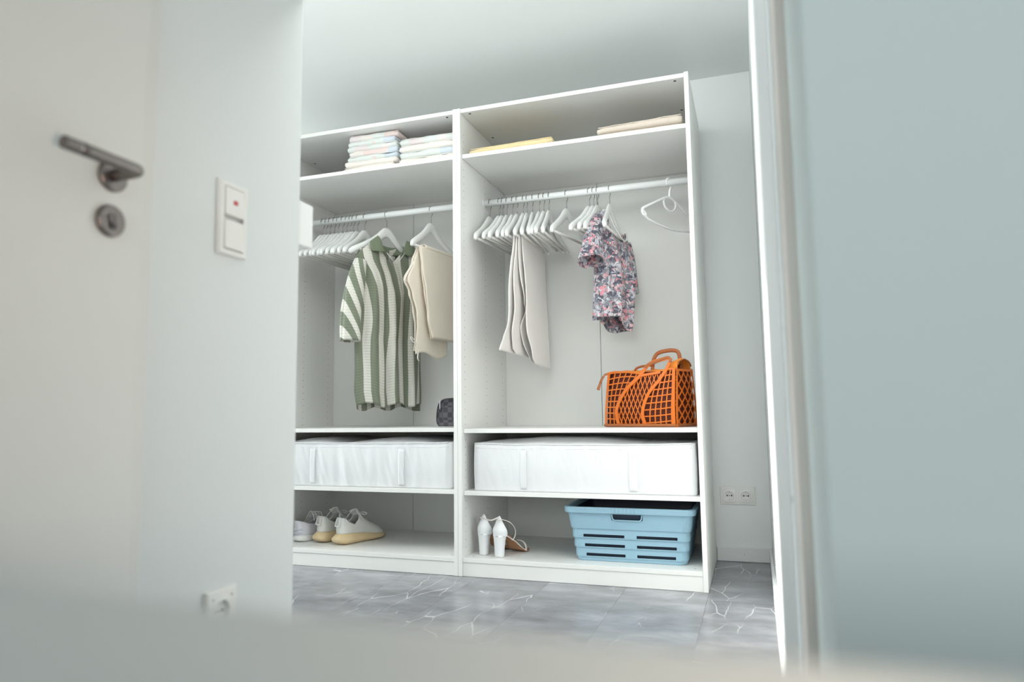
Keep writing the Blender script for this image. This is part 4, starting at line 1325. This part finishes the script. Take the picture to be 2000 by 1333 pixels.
# rear handle: flat arched leather grip
yr = BW - .052
hp = [(x_ - .048, yr, BH * z_) for x_, z_ in ((-.122, .97), (-.122, 1.08), (-.116, 1.20), (-.100, 1.300), (-.072, 1.340), (-.030, 1.350), (-.004, 1.325), (.006, 1.24), (.008, 1.10), (.006, .98))]
g = Geo(); g.sweep(smoothpath(hp, 5), 0.0042, 0.0088, n=10, up=(0, 1, 0)); tag(g.mk('rear_handle', M_BROWN, bag, smooth=True), 'chestnut arched rear handle')
hp = [(-.218, .055, BH * .975), (-.205, .050, BH * 1.035), (-.180, .046, BH * 1.065), (-.145, .044, BH * 1.075), (-.115, .044, BH * 1.075)]
g = Geo(); g.sweep(smoothpath(hp, 5), 0.0035, 0.0050, n=8, up=(0, 1, 0)); g.mk('leather_loop', M_BROWN, bag, smooth=True)
# zip tab at the left end
g = Geo()
g.sweep(smoothpath([(-BL + .010, .03, BH * .965), (-BL - .006, .018, BH * .945), (-BL - .016, .010, BH * .88), (-BL - .022, .004, BH * .80)], 4), [0.0125] * 13, [0.0045] * 13, n=10, up=(1, 0, 0))
zt = g.mk('zip_end_tab', M_BROWN, bag, smooth=True)
g = Geo()
pth = smoothpath([(-BL - .020, .003, BH * .82), (-BL - .025, .001, BH * .75), (-BL - .031, -.002, BH * .67)], 5)
g.sweep(pth, [lerp(.005, .0085, i / (len(pth) - 1)) for i in range(len(pth))], 0.0035, n=10, up=(1, 0, 0)); g.mk('zip_puller', M_BROWN, zt, smooth=True)
g = Geo(); g.disc((-BL - .006, .009, BH * .925), (-.3, -1, 0), 0.004, 0.003, 10); g.mk('stud', M_ZIP, zt)

# ================================================================== SMALL CHECKED BAG
sb = thing('small_check_bag', 'small charcoal checked zip bag on the middle shelf of the left wardrobe', 'bag', (-0.083, 0.14, SH['l2'] + .0006), 0)
prof_b = smoothpath([(x, 0, z) for x, z in ((-.046, .004), (-.057, .020), (-.059, .045), (-.055, .080), (-.047, .106), (-.030, .120), (0, .126), (.030, .122), (.047, .108), (.055, .080), (.059, .045), (.057, .020), (.046, .004))], 4)
rings = []
for y, s_ in ((-.040, .90), (-.046, .955), (-.044, .985), (-.030, 1.0), (0, 1.01), (.030, 1.0), (.044, .985), (.046, .955), (.040, .90)):
    rings.append([(p.x * s_, y, .062 + (p.z - .062) * s_) for p in prof_b])
g = Geo(); 
# bulged front: add a centre fan
c_ = len(prof_b)
rings = [[(p.x * .45, -.049, .062 + (p.z - .062) * .45) for p in prof_b]] + rings
g.loft(rings); g.mk('bag_body', M_CHECK, sb, smooth=True)
for y in (-.0445, .0445):
    g = Geo(); g.sweep([(p.x * .985, y, .062 + (p.z - .062) * .985) for p in prof_b], 0.0026, n=6); g.mk('piping', M_DARK, sb, smooth=True)
g = Geo(); g.sweep([(p.x * 1.012, -.012, .062 + (p.z - .062) * 1.016) for p in prof_b[8:-8]], 0.0022, 0.003, n=6); zp = g.mk('zip_tape', M_DARK, sb, smooth=True)
g = Geo(); g.box(-.0425, -.0330, -.052, -.040, .1135, .1165); g.box(-.0400, -.0365, -.0535, -.0505, .080, .115); tag(g.mk('zip_puller', M_ZIP, sb, bevel=0.0008), 'silver zip puller')


# ================================================================== SHOES
def wid_tab(kind):
    return [(0.0, .016), (.012, .0275), (.04, .034), (.09, .0335), (.14, .037), (.19, .0455), (.225, .046), (.255, .036), (.272, .020), (.279, .004)]


def sneaker(nm, label, group, loc, rz, upm, solem, sole_h, toe_up, flare, collar, tongue, opts):
    r = thing(nm, label, 'shoe', loc, rz, group)
    wt = wid_tab('s'); ns = 34
    xs_ = [.279 * (0.5 - .5 * cos(pi * i / ns)) for i in range(ns + 1)]
    def foot(o_, z0, x0_=0.0):
        top = [(x - o_ * (1 if x < .02 else 0) + o_ * (1 if x > .27 else 0), interp(x, wt) + o_) for x in xs_]
        return [(x, y) for x, y in top] + [(x, -y) for x, y in top[::-1]]
    rise = lambda x: toe_up * max(0, (x - .17) / .11) ** 2
    shh = lambda x: interp(x, sole_h)
    rings = []
    for t, o_ in ((0.0, -.006), (.06, -.001), (.22, flare), (.5, flare * 1.15), (.8, flare * .55), (1.0, -.0005)):
        rings.append([(x - (flare * .8 * sin(pi * min(1, t * 1.1)) if x < .05 else 0) * (1 - max(0, x) / .05), y, rise(x) + shh(x) * t + (0.004 * (1 - t) * max(0, 1 - x / .03))) for x, y in foot(o_, 0)])
    g = Geo().loft(rings); g.mk('sole', solem, r, smooth=True)
    # upper: left and right walls, open at the ankle
    nv = 9; rowsL = []; rowsR = []
    for x in xs_:
        w_ = interp(x, wt) - .001; zs = rise(x) + shh(x) * .97
        ct = sm(x, collar); op = interp(x, opts['open'])
        yt = min(op, w_)
        bl = opts.get('bulge', .10)
        for rows, sg in ((rowsL, 1), (rowsR, -1)):
            row = []
            for k in range(nv + 1):
                t = k / nv
                # quadratic from base to top with a bulged control point
                cy_ = w_ * (1 + bl * .6); cz_ = zs + (ct - zs) * (.62 if yt < .004 else .45)
                y = (1 - t) ** 2 * w_ + 2 * t * (1 - t) * cy_ + t * t * yt
                z = (1 - t) ** 2 * zs + 2 * t * (1 - t) * cz_ + t * t * ct
                xx = x + (opts.get('heel_lean', 0.0) * t * t * max(0, 1 - x / .04))
                row.append(Vector((xx, sg * y, z)))
            rows.append(row)
    v = []; f = []
    for rows in (rowsL, rowsR):
        b0 = len(v)
        for row in rows: v += row
        for i in range(ns):
            for k in range(nv):
                q = b0 + i * (nv + 1) + k; f.append((q, q + 1, q + nv + 2, q + nv + 1))
    # heel closure
    b0 = len(v); v += rowsL[0] + rowsR[0]
    for k in range(nv): f.append((b0 + k, b0 + k + 1, b0 + nv + 1 + k + 1, b0 + nv + 1 + k))
    mk('upper', v, f, upm, r, smooth=True, solid=0.0035, soff=-1, merge=0.0004)
    # dark insole seen through the opening
    ins = [(x, y) for x, y in foot(-.005, 0) if x < .20]
    g = Geo(); n = len(ins)
    g.add([(x, y, rise(x) + shh(x) * .97 + .004) for x, y in ins] + [(.08, 0, shh(.08) + .004)], [(i, (i + 1) % n, n) for i in range(n)]); g.mk('insole', M_SHOEIN, r, smooth=True)
    # tongue
    if tongue:
        def tg(a, b):
            x = lerp(tongue[0], tongue[1], b); z = lerp(tongue[2], tongue[3], b); w_ = lerp(.024, .026, b)
            y = lerp(-w_, w_, a); return (x - .020 * (2 * a - 1) ** 2 * b, y, z - .012 * (2 * a - 1) ** 2)
        g = Geo(); g.grid(tg, 10, 10); g.mk('tongue', upm, r, smooth=True, solid=0.004)
    return r


coll_y = [(0.0, .122), (.018, .120), (.045, .098), (.075, .086), (.100, .104), (.118, .132), (.132, .126), (.165, .102), (.205, .078), (.245, .060), (.265, .048), (.279, .034)]
open_y = [(0.0, .022), (.02, .022), (.05, .030), (.095, .027), (.112, .022), (.122, .008), (.130, 0.0), (.28, 0.0)]
soleY = [(0.0, .050), (.05, .049), (.15, .038), (.22, .026), (.279, .018)]
oY = dict(open=open_y, bulge=.16, heel_lean=.004)
shoe_z = ZB + .0006
def yee(label, loc, rz):
    r = sneaker('cream_sneaker', label, 'cream knit sneakers', loc, rz, M_KNITW, M_GUM, soleY, .006, .0095, coll_y, (.150, .108, .098, .152), oY)
    # heel pull tab
    g = Geo(); g.sweep(smoothpath([(-.001, .010, .118), (-.007, .012, .096), (-.0095, .012, .086), (-.0075, .0, .084), (-.0095, -.012, .086), (-.007, -.012, .096), (-.001, -.010, .118)], 4), 0.0022, 0.0035, n=6)
    g.mk('pull_tab', M_LACE, r, smooth=True)
    g = Geo()
    g.sweep(smoothpath([(.062, .030, .092), (.075, .024, .116), (.098, .016, .140), (.108, .006, .150)], 5), 0.0017, n=6)
    g.mk('lace', M_STRAP, r, smooth=True)
    g = Geo(); g.sweep(smoothpath([(.128, -.004, .130), (.140, -.018, .134), (.154, -.026, .126), (.150, -.016, .120), (.136, -.004, .126)], 5), 0.0019, n=6)
    g.mk('lace_loop', M_LACE, r, smooth=True)
    return r


yee('right hand cream knit sneaker with a thick yellowed sole in the left wardrobe', (-0.648, 0.118, shoe_z), radians(76))
yee('left hand cream knit sneaker with a thick yellowed sole half behind its partner', (-0.770, 0.146, shoe_z), radians(78))
coll_g = [(0.0, .098), (.02, .094), (.05, .082), (.085, .078), (.105, .088), (.125, .098), (.16, .084), (.20, .066), (.245, .052), (.265, .042), (.279, .030)]
soleG = [(0.0, .030), (.1, .028), (.2, .024), (.279, .018)]
ls = sneaker('lavender_sneaker', 'pale lavender white laced sneaker beside the corner of the left wall', None, (-0.888, 0.135, shoe_z), radians(73), M_LAV, M_CAREW, soleG, .006, .003, coll_g, (.150, .112, .078, .118), dict(open=open_y, bulge=.16, heel_lean=-.002))
for zc in (.058, .040):
    g = Geo(); g.sweep([(-.0055 if abs(t) < .5 else .010 * abs(t), .031 * t if abs(t) < .8 else .034 * t, zc) for t in (-1, -.75, -.4, 0, .4, .75, 1)], 0.0035, 0.0016, n=6); g.mk('heel_band', M_LAVP, ls, smooth=True)
for k in range(4):
    g = Geo(); x = .070 + k * .016
    g.sweep(smoothpath([(x, .028, .084 + .002 * k), (x + .006, .016, .112 + .004 * k), (x + .012, 0, .128 - .003 * k + .006), (x + .014, -.016, .116 + .002 * k), (x + .012, -.028, .088)], 4), 0.0017, n=6)
    g.mk('lace', M_LACE, ls, smooth=True)


def sandal(label, loc, rz, mir):
    r = thing('heeled_sandal', label, 'shoe', loc, rz, 'white block heel sandals')
    sg = mir
    def ring(z, cx_, a, b, n=20, p=2.6):
        o_ = []
        for k in range(n):
            t = 2 * pi * k / n; c, s_ = cos(t), sin(t)
            o_.append((cx_ + a * abs(c) ** (2 / p) * (1 if c > 0 else -1), b * abs(s_) ** (2 / p) * (1 if s_ > 0 else -1), z))
        return o_
    g = Geo().loft([ring(0.0, .006, .0175, .0185), ring(.004, .006, .018, .019), ring(.03, .006, .019, .0202), ring(.06, .007, .021, .0225), ring(.080, .009, .024, .0255), ring(.089, .010, .026, .0285)])
    hl_ = g.mk('block_heel', M_WLEATHER, r, smooth=True)
    g = Geo().loft([ring(-.0003, .006, .0165, .0175), ring(.0022, .006, .0178, .0188)]); g.mk('heel_tip', M_TAN, r)
    # heel counter: a cup closing round the back, rising to a point
    def cup(a, b):
        q = lerp(-1.75, 1.75, a); e = (1 - (abs(q) / 1.75) ** 2)
        zt = .092 + .074 * max(0, e) ** 1.1
        z = lerp(.083, zt, b); t = (z - .083) / .074
        R_ = .0300 + .0030 * sin(pi * min(1, t * 1.4)) - .014 * max(0, t - .35) ** 1.0 * 1.5
        return (.014 - R_ * cos(q) * .95 + .006 * t, R_ * sin(q), z)
    g = Geo(); g.grid(cup, 26, 14); g.mk('heel_counter', M_WLEATHER, r, smooth=True, solid=0.0025)
    # sole running down to the toe
    def solef(a, b):
        x = lerp(-.012, .205, b); w_ = interp(x, [(-.012, .012), (.0, .024), (.03, .028), (.08, .026), (.14, .038), (.175, .036), (.195, .024), (.205, .008)])
        z = sm(x, [(-.012, .090), (.030, .086), (.075, .060), (.125, .014), (.150, .0042), (.205, .0042)])
        return (x, lerp(-w_, w_, a), z)
    g = Geo(); g.grid(solef, 8, 40); tag(g.mk('sole', M_TAN, r, smooth=True, solid=0.004), 'tan sole')
    # toe strap
    def toe(a, b):
        q = pi * a; x = lerp(.140, .152, b) + .006 * sin(q)
        return (x, .040 * cos(q), .006 + .040 * sin(q) ** .8)
    g = Geo(); g.grid(toe, 18, 3); g.mk('toe_strap', M_STRAP, r, smooth=True, solid=0.002)
    g = Geo()
    g.sweep(smoothpath([(.012, sg * .030, .088), (.04, sg * .031, .074), (.08, sg * .036, .050), (.115, sg * .038, .024), (.145, sg * .037, .010)], 5), 0.0022, 0.0028, n=6); g.mk('side_strap', M_STRAP, r, smooth=True)
    g = Geo()
    g.sweep(smoothpath([(-.010, 0, .152), (.004, sg * .020, .152), (.030, sg * .040, .138), (.050, sg * .048, .112), (.055, sg * .046, .086), (.050, sg * .038, .066), (.040, sg * .036, .040) if mir > 0 else (.046, sg * .034, .070)], 6), 0.0016, 0.0032, n=6)
    g.mk('ankle_strap', M_STRAP, r, smooth=True)
    return r


s1 = sandal('left white sandal with a tall block heel in the right wardrobe', (0.078, 0.088, shoe_z), radians(77), 1)
s2 = sandal('right white sandal with a tall block heel in the right wardrobe', (0.158, 0.058, shoe_z), radians(74), -1)
# strap tail bridging from the left heel over the right one
g = Geo()
A_ = Vector((0.0, 0.0, 0.0))
g.sweep(smoothpath([(-.004, 0, .153), (-.012, -.020, .150), (-.022, -.044, .148), (-.034, -.068, .151), (-.036, -.086, .158), (-.038, -.100, .164)], 5), 0.0012, 0.0036, n=6, up=(0, 1, 0))
g.mk('strap_tail', M_STRAP, s1, smooth=True)
